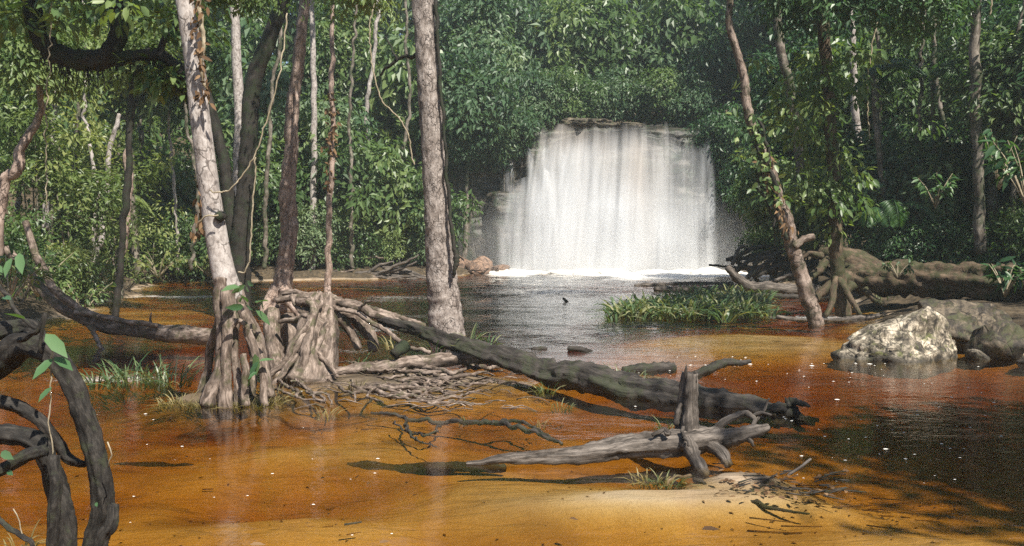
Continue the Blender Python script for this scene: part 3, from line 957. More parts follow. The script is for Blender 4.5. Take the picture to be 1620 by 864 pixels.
row('forest_tree', 'tree', 'forest tree', 'in the middle depth of the right bank', [
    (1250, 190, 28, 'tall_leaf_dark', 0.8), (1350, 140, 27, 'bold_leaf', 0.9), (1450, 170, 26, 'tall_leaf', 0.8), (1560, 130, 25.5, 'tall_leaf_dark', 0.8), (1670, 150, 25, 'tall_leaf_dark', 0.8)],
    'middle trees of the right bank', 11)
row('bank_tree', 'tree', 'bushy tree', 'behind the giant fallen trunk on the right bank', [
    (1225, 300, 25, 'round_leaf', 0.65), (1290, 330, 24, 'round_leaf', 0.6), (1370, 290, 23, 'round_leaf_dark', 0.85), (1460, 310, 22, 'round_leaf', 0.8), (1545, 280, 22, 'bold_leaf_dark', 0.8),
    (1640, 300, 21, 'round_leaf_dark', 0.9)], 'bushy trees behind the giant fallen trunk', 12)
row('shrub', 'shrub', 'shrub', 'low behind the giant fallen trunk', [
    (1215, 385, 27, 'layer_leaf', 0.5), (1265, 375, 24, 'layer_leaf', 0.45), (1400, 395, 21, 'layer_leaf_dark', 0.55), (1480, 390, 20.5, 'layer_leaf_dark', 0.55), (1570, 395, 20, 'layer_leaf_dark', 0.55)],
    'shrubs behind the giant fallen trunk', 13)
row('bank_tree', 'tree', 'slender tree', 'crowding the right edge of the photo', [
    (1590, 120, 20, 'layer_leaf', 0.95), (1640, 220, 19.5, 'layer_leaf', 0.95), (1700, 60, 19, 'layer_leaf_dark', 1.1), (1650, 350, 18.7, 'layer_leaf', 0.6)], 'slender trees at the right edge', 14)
# tall trees of the near right bank: their crowns reach over the river and shade its right side
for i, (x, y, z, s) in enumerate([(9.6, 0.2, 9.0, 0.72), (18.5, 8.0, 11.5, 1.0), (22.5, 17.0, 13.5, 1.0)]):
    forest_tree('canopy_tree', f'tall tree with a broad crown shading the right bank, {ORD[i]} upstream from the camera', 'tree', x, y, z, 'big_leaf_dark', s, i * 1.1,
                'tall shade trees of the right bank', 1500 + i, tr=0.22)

# ------------------------------------------------------------------ the tall trees standing in the river


def tree_top(t, x, y, z, kind, s, seed, name='crown'):
    o = bpy.data.objects.new(name, CR[kind][seed % len(CR[kind])])
    col.objects.link(o)
    o.parent = t
    o.location = (x - t.location[0], y - t.location[1], z - t.location[2])
    o.rotation_euler = (0, 0, seed * 0.7)
    o.scale = (s, s, s)
    return o


def vine_leaves(mb, pts, n, spread, L, seed, asp=0.5, fine=True, hang=0.5):
    g = np.random.default_rng(seed)
    C = spline(pts, n) + g.normal(size=(n, 3)) * spread
    D = g.normal(size=(n, 3)) * 0.8 - np.array([0, 0.3, hang])
    N = g.normal(size=(n, 3)) * 0.5 + np.array([0.1, -0.5, 0.7])
    Ls = L * (0.6 + 0.7 * g.random(n))
    leaves(mb, C, D, N, Ls, Ls * asp, g.random(n), fine)
    return mb


# pale leaning tree on stilt roots
b = W(370, 636)
t = thing('stilt_root_tree', 'pale smooth leaning tree standing on stilt roots in the left shallows', 'tree', b)
mb = MB()
ptube(mb, [(262, -260), (280, -90), (292, 0), (306, 90), (318, 200), (337, 339), (351, 420), (362, 462), (368, 500)], 8.2, [9, 12, 13.5, 14.5, 15.2, 16.5, 18, 20, 15],
      seg=26, step=0.03, rough=0.045, freq=1.2, seed=301)
tr = obj('trunk', mb, 'bark_pale', t)
mb = MB()
k = P(345, 342, 8.07)
tube(mb, [k + (0, 0.08, 0), k + (0, -0.01, 0)], [0.055, 0.035], seg=12, step=0.01, rough=0.25, cap='hollow')
obj('knot', mb, 'bark_dark', tr)
for sp, r in [([(352, 440, 8.15), (348, 480, 8.1), (352, 530, 8.05), (347, 590, 8.0), (330, 642, 7.95)], [13, 11, 10, 10, 17]),
              ([(362, 455, 8.1), (362, 520, 8.0), (357, 585, 7.95), (352, 645, 7.9)], [13, 9, 8, 13]),
              ([(366, 470, 8.2), (370, 540, 8.1), (374, 600, 8.05), (376, 645, 8.0)], [12, 8, 7, 9]),
              ([(370, 455, 8.25), (388, 490, 8.3), (404, 530, 8.3), (422, 585, 8.2), (430, 625, 8.1)], [13, 10, 8, 7, 8]),
              ([(372, 470, 8.2), (393, 520, 8.1), (408, 570, 8.0), (422, 640, 7.9)], [11, 7, 6, 6]),
              ([(380, 475, 8.3), (400, 560, 8.35), (398, 630, 8.3)], [9, 6, 6]),
              ([(350, 500, 8.2), (335, 545, 8.3), (326, 590, 8.4), (318, 630, 8.4)], [8, 6, 6, 7]),
              ([(384, 560, 7.95), (388, 600, 7.9), (391, 645, 7.85)], [5, 6, 7]),
              ([(356, 470, 8.3), (344, 540, 8.5), (352, 600, 8.5), (360, 640, 8.4)], [9, 7, 7, 8]),
              ([(362, 520, 8.0), (376, 505, 8.0), (390, 520, 8.05), (398, 545, 8.1)], [4, 4, 4, 3])]:
    mb = MB()
    ptube(mb, sp, 8.1, r, seg=14, step=0.025, rough=0.16, freq=1.6, wob=0.018, flute=0.2)
    obj('stilt_root', mb, 'bark_root', t)
mb = MB()
for sp, r in [([(318, -40, 8.1), (316, 20, 8.05), (322, 60, 8.05), (318, 110, 8.05), (328, 150, 8.1)], [4, 4, 3.5, 3, 2]),
              ([(330, 300, 8.0), (345, 305, 8.0), (368, 295, 8.0), (402, 245, 8.0), (440, 128, 8.0), (455, 20, 8.1)], [1.2] * 6),
              ([(345, 341, 8.0), (322, 345, 8.0), (312, 360, 8.05), (316, 372, 8.1)], [1.3] * 4)]:
    ptube(mb, sp, 8.1, r, seg=6, step=0.03, rough=0.2, wob=0.012)
obj('creeper', mb, 'vine', t)
mb = MB()
vine_leaves(mb, [P(318, -20, 8.0), P(317, 90, 8.0), P(324, 165, 8.0)], 60, 0.035, 0.10, 3, 0.4, hang=1.2)
vine_leaves(mb, [P(314, 300, 8.2), P(316, 345, 8.2), P(312, 372, 8.2)], 34, 0.03, 0.10, 4, 0.35, hang=1.4)
obj('dead_leaves', mb, 'leaf_dry', t)
mb = MB()
vine_leaves(mb, [P(392, 450, 7.95), P(400, 470, 7.9), P(392, 480, 7.9)], 12, 0.06, 0.17, 5, 0.38, hang=0.2)
vine_leaves(mb, [P(402, 560, 7.8), P(404, 590, 7.8)], 5, 0.03, 0.19, 6, 0.36, hang=1.2)
obj('epiphyte_leaves', mb, 'leaf_big', t)
p = P(255, -330, 8.2)
tree_top(t, p[0], p[1], p[2] + 0.8, 'layer_leaf', 0.8, 6)

# thick pale tree in the middle of the river
b = W(709, 531)
t = thing('river_tree', 'thick pale straight tree with scaly bark standing midstream before the waterfall', 'tree', b)
mb = MB()
ptube(mb, [(660, -330), (664, -150), (669, 0), (677, 110), (683, 200), (690, 310), (694, 385), (698, 440), (704, 490), (709, 545)], 13.5, [14, 15.5, 17, 17.5, 18.3, 19.5, 21, 24, 26, 30],
      seg=36, step=0.045, rough=0.10, freq=2.4, seed=311)
tr = obj('trunk', mb, 'bark_centre', t)
mb = MB()
ptube(mb, [(689, 0, 13.4), (696, 120, 13.35), (703, 200, 13.3), (708, 300, 13.3), (716, 380, 13.25), (722, 410, 13.2), (716, 440, 13.2)], 13.3, [3, 3, 2.6, 3, 3.5, 5, 2], seg=7, step=0.05, rough=0.3, wob=0.02)
obj('creeper', mb, 'bark_dark', t)
mb = MB()
for sp, r in [([(664, 85, 13.6), (640, 90, 13.7), (615, 105, 13.8), (600, 118, 13.9)], [3.5, 3, 2.5, 1.5]), ([(628, 96, 13.7), (620, 78, 13.8), (612, 60, 13.9)], [2, 1.6, 1])]:
    ptube(mb, sp, 13.6, r, seg=7, step=0.05, rough=0.15, wob=0.03)
obj('branch', mb, 'bark_dark', t)
p = P(655, -400, 13.5)
tree_top(t, p[0], p[1], p[2] + 3.4, 'layer_leaf', 1.0, 4)

# dark bent tree behind the pale leaning one
b = W(376, 500)
Yd = b[1]
t = thing('dark_tree', 'dark mossy tree bending to the right behind the pale leaning tree', 'tree', b)
mb = MB()
ptube(mb, [(500, -160), (470, -50), (446, 10), (422, 75), (402, 130), (394, 200), (389, 280), (384, 340), (380, 410), (375, 505)], Yd, [8, 10, 11, 12, 13, 13, 13, 14, 16, 20], seg=18, step=0.06, rough=0.1, wob=0.02)
obj('trunk', mb, 'bark_dark', t)
mb = MB()
ptube(mb, [(322, 130), (340, 190), (353, 250), (361, 320), (370, 390), (374, 460)], Yd + 0.1, [7, 8, 9, 10, 10, 9], seg=14, step=0.06, rough=0.1, wob=0.02)
obj('side_stem', mb, 'bark_dark', t)
mb = MB()
ptube(mb, [(404, 250), (402, 300), (398, 350), (396, 400), (388, 428), (376, 432)], Yd - 0.4, [1.3] * 6, seg=6, step=0.06, rough=0.2, wob=0.02)
obj('hanging_stem', mb, 'vine', t)
p = P(520, -190, Yd)
tree_top(t, p[0], p[1], p[2] + 1.2, 'layer_leaf', 0.8, 5)

# grey trunk behind it
def plain_tree(name, label, spec, Yd, r, mat, crown=None, seg=14, rough=0.1, wob=0.03, base=None, flute=0.0):
    b_ = P(spec[-1][0], spec[-1][1], Yd)
    b_[2] = max(min(b_[2], gz(b_[0], b_[1])), -0.4) if base is None else base
    t_ = thing(name, label, 'tree', b_)
    mb_ = MB()
    ptube(mb_, spec, Yd, r, seg=seg, step=max(0.05, Yd * 0.0035), rough=rough, wob=wob, flute=flute)
    obj('trunk', mb_, mat, t_)
    if crown:
        q_ = P(spec[0][0], spec[0][1], Yd)
        tree_top(t_, q_[0], q_[1], q_[2] + crown[2], crown[0], crown[1], int(Yd * 7) % 5)
    return t_


plain_tree('slim_tree', 'slim pale grey trunk seen between the leaning tree and the dark tree', [(364, -120), (372, 40), (378, 160), (377, 260), (374, 360), (372, 452)], 25.5, [6, 7, 8, 8, 8, 9], 'bark_pale', ('round_leaf', 0.9, 1.0))
tt = plain_tree('red_bark_tree', 'tall reddish-barked tree with peeling bark beside the root mass', [(486, -220), (482, -60), (476, 60), (469, 130), (462, 230), (456, 330), (449, 410), (442, 465), (432, 500)], 17.6,
                [6, 7, 8.5, 9, 11, 11.5, 13, 16, 24], 'bark_red', ('round_leaf', 1.0, 1.2), 18, 0.14, 0.05, flute=0.25)
for sp, r in [([(436, 455, 17.5), (424, 475, 17.4), (414, 500, 17.2)], [8, 7, 6]), ([(448, 455, 17.4), (462, 480, 17.0), (475, 500, 16.8)], [8, 7, 6]), ([(470, 130, 17.4), (466, 230, 17.3), (462, 330, 17.3), (452, 420, 17.2)], [2.5, 3, 3, 3])]:
    mb = MB()
    ptube(mb, sp, 17.5, r, seg=10, step=0.06, rough=0.2, wob=0.03)
    obj('root' if sp[0][1] > 400 else 'creeper', mb, 'bark_red', tt)
tt = plain_tree('thin_tree', 'thin straight brown tree wrapped in a leafy creeper before the far bushes', [(528, -150), (527, 30), (525, 120), (526, 210), (521, 310), (519, 400), (520, 472)], 21.0, [3, 3.5, 4, 4.2, 4.8, 5, 6], 'bark_red', ('layer_leaf', 0.9, 0.8), 10)
mb = MB()
vine_leaves(mb, [P(526, 150, 20.9), P(524, 220, 20.9), P(520, 300, 20.9)], 90, 0.07, 0.16, 8, 0.45)
obj('creeper_leaves', mb, 'leaf_dry', tt)
plain_tree('slim_tree', 'slim pale trunk between the reddish tree and the thin creeper-wrapped one', [(492, -60), (495, 100), (497, 240), (495, 330), (494, 425)], 31.5, [4, 4.5, 5, 5, 5], 'bark_pale', ('round_leaf', 1.0, 1.0), 9)
plain_tree('slim_tree', 'very thin white sapling stem left of the pale leaning tree', [(262, 120), (268, 215), (275, 300), (280, 370), (282, 430)], 28.5, [2, 2.2, 2.5, 2.5, 2.5], 'bark_pale', ('layer_leaf', 0.6, 0.3), 8)
plain_tree('thin_tree', 'thin dark trunk rising from the left bank above the fallen log', [(212, 100), (206, 215), (203, 300), (192, 380), (188, 440), (183, 502)], 16.6, [3, 4.5, 6, 5, 5, 5.5], 'bark_dark', ('layer_leaf_warm', 0.55, 0.2), 10)
plain_tree('broken_tree', 'broken pale trunk stub among the saplings of the left bank', [(208, 220), (200, 250), (205, 290), (200, 340), (196, 400)], 20.5, [3, 5.5, 6, 5, 5], 'bark_red', None, 10, 0.25)
plain_tree('forked_tree', 'reddish crooked trunk leaning out from the left edge of the photo', [(70, 120), (62, 175), (42, 225), (22, 265), (4, 295), (-10, 380), (-30, 470)], 13.0, [4, 5, 7, 9, 8, 9, 10], 'bark_red', ('layer_leaf', 0.6, 0.3), 12, 0.16, 0.05)
plain_tree('slim_tree', 'slim mottled pale trunk deep in the left bank thicket', [(80, 40), (86, 150), (78, 260), (70, 360)], 24.0, [4, 4, 4.5, 5], 'bark_pale', ('round_leaf', 0.9, 0.8), 9)
plain_tree('slim_tree', 'slim slanting trunk in the thicket beside the broken stub', [(190, 180), (176, 230), (168, 300), (160, 390)], 25.0, [3, 4, 4, 4.5], 'bark_pale', None, 9)

THIN = [(30, 26, 4, 'bark_forest', 'grey stem'), (112, 30, 5, 'bark_forest', 'mossy stem'), (148, 23, 3, 'bark_pale', 'whitish stem'), (232, 31, 4.5, 'bark_forest', 'grey stem'), (300, 27, 3, 'bark_forest', 'dark stem'),
        (345, 33, 5, 'bark_red', 'reddish stem'), (418, 29, 3.5, 'bark_forest', 'mossy stem'), (556, 31, 3, 'bark_forest', 'dark stem'), (590, 35, 4, 'bark_pale', 'pale stem'), (632, 33, 3, 'bark_forest', 'grey stem'),
        (1392, 23, 4, 'bark_forest', 'dark stem'), (1445, 22, 3.5, 'bark_forest', 'grey stem'), (1498, 24, 5, 'bark_forest', 'brown stem'), (1600, 19, 4, 'bark_forest', 'mossy stem')]
for i, (px, Yd, r, mt, nm) in enumerate(THIN):
    gg = np.random.default_rng(600 + i)
    dx = gg.uniform(-45, 45)
    sidew = 'left' if px < 700 else 'right'
    k_ = i if px < 700 else i - 10
    plain_tree('undergrowth_tree', f'thin {nm} in the {sidew} bank forest, {ORD[k_]} thin stem from left', [(px + dx, -120), (px + dx * .6 + gg.normal() * 6, 40), (px + dx * .3 + gg.normal() * 6, 180), (px + gg.normal() * 5, 300), (px, 425)], Yd,
               [r * .6, r * .75, r * .85, r, r * 1.1], mt, None, 8, 0.12, 0.06)

# leaning tree before the right end of the waterfall
b = W(1290, 513)
t = thing('leaning_tree', 'slender leaning tree with leafy creepers before the right end of the waterfall', 'tree', b)
mb = MB()
ptube(mb, [(1150, -130), (1152, -20), (1157, 55), (1177, 130), (1187, 195), (1212, 255), (1236, 330), (1255, 395), (1272, 450), (1291, 516)], 15.2, [3.5, 4.5, 5.5, 6.5, 7.5, 8.5, 10, 11, 11.5, 12.5], seg=18, step=0.05, rough=0.14, wob=0.025, seed=341)
tr = obj('trunk', mb, 'bark_lean', t)
mb = MB()
ptube(mb, [(1256, 392), (1270, 380), (1288, 374)], 15.1, [6, 6, 4.5], seg=10, step=0.04, rough=0.25, cap='hollow')
obj('broken_branch', mb, 'bark_root', t)
mb = MB()
ptube(mb, [(1200, 190, 15.1), (1215, 250, 15.0), (1228, 320, 15.0), (1247, 380, 15.0)], 15.0, [2.5, 3, 3.5, 3], seg=7, step=0.05, rough=0.3, wob=0.05)
ptube(mb, [(1196, 200, 15.0), (1204, 290, 15.0), (1226, 360, 15.0)], 15.0, [2, 3, 2], seg=7, step=0.05, rough=0.3, wob=0.05)
obj('creeper', mb, 'bark_dark', t)
mb = MB()
vine_leaves(mb, [P(1190, 190, 15.0), P(1210, 255, 15.0), P(1232, 330, 15.0)], 110, 0.08, 0.16, 18, 0.5)
vine_leaves(mb, [P(1162, 130, 15.0), P(1161, 180, 15.0)], 12, 0.03, 0.14, 19, 0.5)
vine_leaves(mb, [P(1170, 240, 15.0), P(1190, 260, 15.0), P(1200, 290, 15.0)], 30, 0.10, 0.15, 20, 0.5)
obj('creeper_leaves', mb, 'leaf', t)
mb = MB()
vine_leaves(mb, [P(1206, 250, 15.05), P(1224, 310, 15.05), P(1246, 370, 15.05)], 120, 0.06, 0.14, 22, 0.3, hang=1.0)
obj('dead_leaves', mb, 'leaf_dry', t)
p = P(1148, -190, 15.2)
tree_top(t, p[0], p[1], p[2] + 0.6, 'round_leaf', 0.9, 7)

tt = plain_tree('leafy_tree', 'dark trunk clothed in leaves standing right of the leaning tree', [(1296, -180), (1300, 0), (1309, 150), (1316, 260), (1320, 360), (1324, 430), (1332, 500)], 16.6, [8, 9, 9.5, 10, 10.5, 11, 13], 'bark_bank', ('round_leaf_dark', 0.95, 0.8), 16)
mb = MB()
g = np.random.default_rng(77)
cc = np.array([P(1306 + g.normal() * 42, g.uniform(70, 360), 16.6 + g.normal() * 0.5) for _ in range(70)])
clumps(mb, cc, 0.34, 34, 0.17, 0.42, 0.6, 0.5, 78, True)
obj('creeper_foliage', mb, 'leaf', tt)
for sp, r in [([(1326, 440, 16.5), (1345, 470, 16.3), (1362, 497, 16.1)], [7, 5, 4]), ([(1322, 440, 16.5), (1316, 475, 16.3), (1306, 500, 16.2)], [6, 5, 4])]:
    mb = MB()
    ptube(mb, sp, 16.5, r, seg=9, step=0.05, rough=0.2, wob=0.02)
    obj('root', mb, 'bark_bank', tt)
plain_tree('slim_tree', 'slim mottled trunk rising behind the giant fallen trunk near the right edge', [(1542, -150), (1545, 0), (1543, 150), (1549, 280), (1552, 400)], 19.0, [6, 7, 8, 8, 9], 'bark_forest', ('round_leaf_dark', 1.0, 0.8), 12)
plain_tree('slim_tree', 'mossy patchy trunk high among dark leaves behind the leaning tree', [(1222, -60), (1232, 60), (1250, 140), (1262, 230), (1270, 330)], 24.0, [6, 7, 7, 7, 7], 'bark_forest', None, 12)
plain_tree('slim_tree', 'pale trunk half hidden by leaves above the leafy dark tree', [(1342, -60), (1348, 60), (1352, 160), (1360, 280), (1366, 380)], 24.5, [5, 5, 6, 6, 6], 'bark_pale', None, 10)
plain_tree('forked_tree', 'dark slanting stem crossing the shade behind the giant fallen trunk', [(1380, 120), (1388, 200), (1394, 280), (1402, 330), (1408, 390)], 21.5, [4, 4.5, 5, 5, 5], 'bark_forest', None, 9)

# mossy branch overhanging from the top left corner
t = thing('overhanging_branch', 'thick dark mossy branch hung with strands across the top left corner', 'branch', P(140, 90, 9.5))
mb = MB()
ptube(mb, [(40, -40), (62, 40), (85, 80), (130, 92), (165, 92), (186, 60), (180, 0), (172, -60)], 9.5, [13, 14, 14, 15, 15, 14, 13, 12], seg=16, step=0.04, rough=0.22, wob=0.03)
ptube(mb, [(165, 92), (205, 92), (245, 90), (290, 120), (300, 170)], 9.5, [12, 11, 10, 8, 5], seg=14, step=0.04, rough=0.22, wob=0.03)
ptube(mb, [(250, 90), (262, 60), (285, 30), (300, -20)], 9.5, [6, 5, 4, 3], seg=8, step=0.04, rough=0.22, wob=0.03)
obj('limb', mb, 'bark_dark', t)
mb = MB()
g = np.random.default_rng(41)
pp = spline([P(60, 45, 9.5), P(90, 88, 9.5), P(135, 102, 9.5), P(205, 98, 9.5), P(255, 98, 9.5), P(295, 145, 9.5)], 150)
for q in pp:
    q = q + g.normal(size=3) * 0.04
    ln = g.uniform(0.06, 0.34)
    tube(mb, [q, q + np.array([g.normal() * 0.02, 0, -ln * 0.6]), q + np.array([g.normal() * 0.04, 0, -ln])], [0.008, 0.005, 0.002], seg=4, step=0.1, rough=0)
o = obj('moss_strands', mb, 'bark_dark', t)
o['kind'] = 'stuff'
mb = MB()
cc = np.array([P(g.uniform(-30, 330), g.uniform(-70, 45), 9.5 + g.normal() * 0.6) for _ in range(48)] + [P(g.uniform(215, 300), g.uniform(95, 135), 9.4) for _ in range(9)])
clumps(mb, cc, 0.26, 26, 0.13, 0.45, 0.35, 0.4, 42, True)
obj('foliage', mb, 'leaf', t)
# sprays of the canopy that hang into the top of the picture
for i, (px, py, Yd, kind, s, lab) in enumerate([
        (350, -35, 11.5, 'layer_leaf', 0.45, 'leafy bough hanging into the top between the pale and the dark tree'),
        (560, -40, 15.0, 'layer_leaf', 0.6, 'leafy bough hanging from the top beside the thick midstream tree'),
        (760, -60, 22.0, 'layer_leaf_cool', 0.7, 'bluish leafy bough at the top behind the thick midstream tree'),
        (1290, -30, 15.5, 'layer_leaf_dark', 0.7, 'dark leafy bough hanging from the top above the leafy dark tree'),
        (1440, -20, 15.0, 'layer_leaf_dark', 0.7, 'dark leafy bough hanging from the top over the shaded right bank')]):
    p = P(px, py, Yd)
    o = bpy.data.objects.new('leafy_bough', CR[kind][i % 2])
    col.objects.link(o)
    o.location = p
    o.scale = (s, s, s)
    o.rotation_euler = (0, 0, i)
    tag(o, lab, 'branch')
# hanging vines
for lab, sp, Yd, r in [('thin pale vine hanging straight down at the left side', [(82, -40), (80, 60), (75, 150), (73, 240), (74, 330)], 9.0, 1.0),
                       ('thin vine slanting past the leaning tree before the waterfall edge', [(1400, -20), (1382, 60), (1372, 140), (1376, 220)], 17.0, 1.2),
                       ('short pale vine in the upper right corner', [(1571, -20), (1568, 10), (1566, 24)], 14.0, 1.3),
                       ('long thin vine drooping through the gap left of the midstream tree', [(600, -30), (585, 50), (600, 150), (640, 200), (655, 260)], 20.0, 1.2)]:
    mb = MB()
    ptube(mb, sp, Yd, [r, r], seg=5, step=0.05, rough=0.1, wob=0.02)
    tag(obj('hanging_vine', mb, 'vine'), lab, 'vine')

# ------------------------------------------------------------------ fallen logs, roots, driftwood
# root mass left of the middle
b = W(495, 600)
t = thing('root_mass', 'pale buttressed stump wrapped in twisting roots left of the midstream tree', 'tree stump', b)
mb = MB()
ptube(mb, [(508, 470, 10.2), (505, 500, 10.0), (502, 540, 9.7), (497, 580, 9.5), (492, 610, 9.4)], 9.8, [16, 25, 31, 36, 44], seg=30, step=0.03, rough=0.14, freq=1.2, flute=0.35, seed=5)
obj('buttress', mb, 'bark_root', t)
g = np.random.default_rng(8)
for sp, r in [([(470, 478, 10.0), (500, 486, 9.75), (480, 530, 9.45), (455, 570, 9.35), (430, 590, 9.3)], [6, 7, 6, 5, 4]),
              ([(505, 480, 9.9), (492, 510, 9.6), (484, 550, 9.35), (478, 580, 9.25), (474, 606, 9.2)], [6, 7, 8, 7, 8]),
              ([(520, 490, 9.9), (512, 530, 9.55), (500, 560, 9.4), (512, 590, 9.3), (520, 606, 9.25)], [4, 5, 5, 5, 4]),
              ([(484, 520, 9.5), (465, 545, 9.4), (450, 575, 9.3), (420, 600, 9.2)], [6, 6, 5, 4]),
              ([(440, 478, 10.4), (470, 472, 10.3), (500, 474, 10.2), (530, 482, 10.2)], [5, 6, 6, 5]),
              ([(460, 470, 10.2), (478, 495, 9.9), (500, 488, 9.8), (512, 470, 10.0)], [4, 4, 4, 4]),
              ([(445, 512, 10.0), (468, 505, 9.9), (490, 500, 9.75), (515, 512, 9.7)], [4, 5, 5, 4]),
              ([(524, 492, 10.6), (548, 494, 10.6), (568, 512, 10.6), (584, 532, 10.6), (590, 556, 10.5)], [9, 11, 10, 9, 8]),
              ([(528, 497, 10.4), (542, 510, 10.4), (556, 530, 10.4), (570, 552, 10.4)], [7, 8, 7, 6]),
              ([(545, 492, 10.7), (562, 496, 10.8), (580, 520, 10.8), (592, 548, 10.8)], [6, 6, 6, 5]),
              ([(432, 490, 10.4), (430, 530, 10.2), (436, 570, 10.0), (446, 602, 9.8)], [12, 13, 14, 16]),
              ([(452, 500, 10.6), (462, 540, 10.5), (458, 590, 10.4)], [14, 16, 18]),
              ([(436, 484, 10.5), (452, 466, 10.5), (480, 464, 10.4), (510, 468, 10.4), (540, 474, 10.4)], [4, 4.5, 4.5, 4, 3]),
              ([(500, 560, 9.4), (520, 575, 9.3), (532, 598, 9.2)], [4, 4, 3]), ([(470, 560, 9.35), (450, 590, 9.2), (430, 612, 9.1)], [5, 5, 4])]:
    mb = MB()
    ptube(mb, sp, 9.8, r, seg=11, step=0.022, rough=0.18, freq=1.8, wob=0.022, flute=0.15)
    obj('root', mb, 'bark_root', t)

# long fallen tree across the river
t = thing('fallen_tree', 'long dark fallen tree slanting from the root mass down to the middle right', 'fallen tree', W(960, 640))
mb = MB()
ptube(mb, [(600, 503, 10.2), (660, 522, 10.0), (720, 545, 9.7), (790, 566, 9.35), (870, 588, 9.0), (960, 607, 8.6), (1060, 628, 8.2), (1150, 645, 7.9), (1235, 658, 7.65)], 9,
      [7, 10, 13, 16, 19, 22, 23.5, 23.5, 19], seg=34, step=0.03, rough=0.22, freq=2.0, flute=0.3, wob=0.03, seed=88, cap='flat')
obj('trunk', mb, 'bark_log', t)
for sp, r in [([(478, 466, 10.3), (520, 476, 10.3), (570, 490, 10.25), (620, 507, 10.15), (680, 530, 9.85)], [5, 6, 7, 7, 6]),
              ([(500, 478, 10.1), (560, 496, 10.1), (610, 522, 10.0), (640, 545, 9.8), (680, 556, 9.6)], [3, 4, 4, 4, 3]),
              ([(520, 470, 10.4), (575, 484, 10.35), (625, 498, 10.2), (670, 515, 10.0)], [4, 5, 5, 4]),
              ([(566, 492, 10.1), (580, 482, 10.0), (592, 470, 9.9)], [2.5, 2, 1])]:
    mb = MB()
    ptube(mb, sp, 10, r, seg=10, step=0.025, rough=0.2, wob=0.025)
    obj('root', mb, 'bark_root', t)
mb = MB()
ptube(mb, [(640, 548, 9.7), (632, 553, 9.55), (622, 562, 9.5)], 9.5, [10, 9, 8], seg=12, step=0.02, rough=0.3, cap='hollow')
obj('broken_knot', mb, 'bark_dark', t)
g = np.random.default_rng(15)
for j in range(12):                                   # splintered end
    mb = MB()
    a = np.array([1222 + g.uniform(-8, 25), 655 + g.uniform(-16, 18)])
    e = a + np.array([g.uniform(20, 48), g.uniform(-4, 14)])
    ptube(mb, [(a[0], a[1], 7.65), ((a[0] + e[0]) / 2, (a[1] + e[1]) / 2 - 4, 7.6), (e[0], e[1], 7.55 + g.uniform(-.1, .2))], 7.6, [g.uniform(5, 10), g.uniform(5, 9), 3], seg=8, step=0.025, rough=0.4, wob=0.02)
    obj('splinter', mb, 'bark_log', t)

# driftwood log with an upright stump
t = thing('driftwood_log', 'weathered grey driftwood log with an upright broken stump lying on the sandbar', 'driftwood', W(1000, 735))
mb = MB()
ptube(mb, [(738, 738, 5.85), (780, 732, 5.85), (830, 727, 5.85), (890, 721, 5.88), (960, 711, 5.95), (1030, 702, 6.05), (1085, 697, 6.1), (1150, 694, 6.2)], 6, [3, 6, 9, 12, 16, 19, 21, 17], seg=26, step=0.022, rough=0.16, freq=1.8,
      flute=0.3, wob=0.02, seed=23)
obj('trunk', mb, 'bark_drift', t)
mb = MB()
ptube(mb, [(1089, 698, 6.2), (1089, 660, 6.2), (1090, 625, 6.2), (1093, 590, 6.2)], 6.2, [21, 18, 15, 11], seg=24, step=0.02, rough=0.22, freq=1.6, flute=0.4, seed=99, cap='hollow')
st = obj('upright_stump', mb, 'bark_drift', t)
for sp, r in [([(1086, 600), (1085, 588), (1086, 578)], [4, 3, 1]), ([(1098, 604), (1100, 594), (1099, 586)], [4, 3, 1]), ([(1070, 672), (1073, 652), (1079, 636)], [5, 5, 2])]:
    mb = MB()
    ptube(mb, sp, 6.18, r, seg=8, step=0.015, rough=0.3)
    obj('splinter', mb, 'bark_drift', st)
for sp, r in [([(1140, 692, 6.15), (1170, 688, 6.1), (1200, 680, 6.05), (1216, 676, 6.05)], [15, 13, 10, 6]),
              ([(1085, 700, 6.0), (1098, 722, 5.9), (1112, 748, 5.8), (1116, 756, 5.78)], [13, 11, 9, 6]),
              ([(1120, 700, 6.1), (1140, 715, 6.05), (1150, 735, 6.0)], [12, 10, 7]),
              ([(1125, 682, 6.25), (1160, 662, 6.25), (1180, 654, 6.25), (1194, 664, 6.2), (1192, 676, 6.15)], [6, 6, 5, 4, 3]),
              ([(1180, 656, 6.3), (1200, 655, 6.3), (1222, 656, 6.25)], [3, 3, 2]),
              ([(1195, 665, 6.3), (1208, 645, 6.35), (1216, 630, 6.35)], [3, 2.5, 1.5]),
              ([(1060, 690, 5.95), (1048, 680, 6.0), (1030, 690, 5.95)], [5, 4, 3]),
              ([(1080, 676, 6.05), (1082, 690, 5.95), (1090, 706, 5.85)], [3, 3, 2]),
              ([(1183, 694, 6.05), (1188, 700, 6.0), (1190, 706, 6.0)], [4, 3, 2])]:
    mb = MB()
    ptube(mb, sp, 6.1, r, seg=10, step=0.018, rough=0.25, wob=0.012)
    obj('branch', mb, 'bark_drift', t)
tag(obj('stick', ptube(MB(), [(1100, 758, 5.62), (1140, 780, 5.35), (1190, 795, 5.15), (1235, 806, 5.02), (1278, 812, 4.95)], 5.3, [5, 4.5, 4, 3, 1.5], seg=8, step=0.02, rough=0.25, wob=0.012), 'bark_log'),
    'long dark stick lying on the sandbar below the driftwood log', 'stick')
tag(obj('stick', ptube(MB(), [(1090, 752, 5.7), (1060, 760, 5.6), (1052, 782, 5.5)], 5.6, [3, 3, 1.5], seg=7, step=0.02, rough=0.25, wob=0.01), 'bark_root'), 'short crooked twig in the tuft below the driftwood log', 'stick')
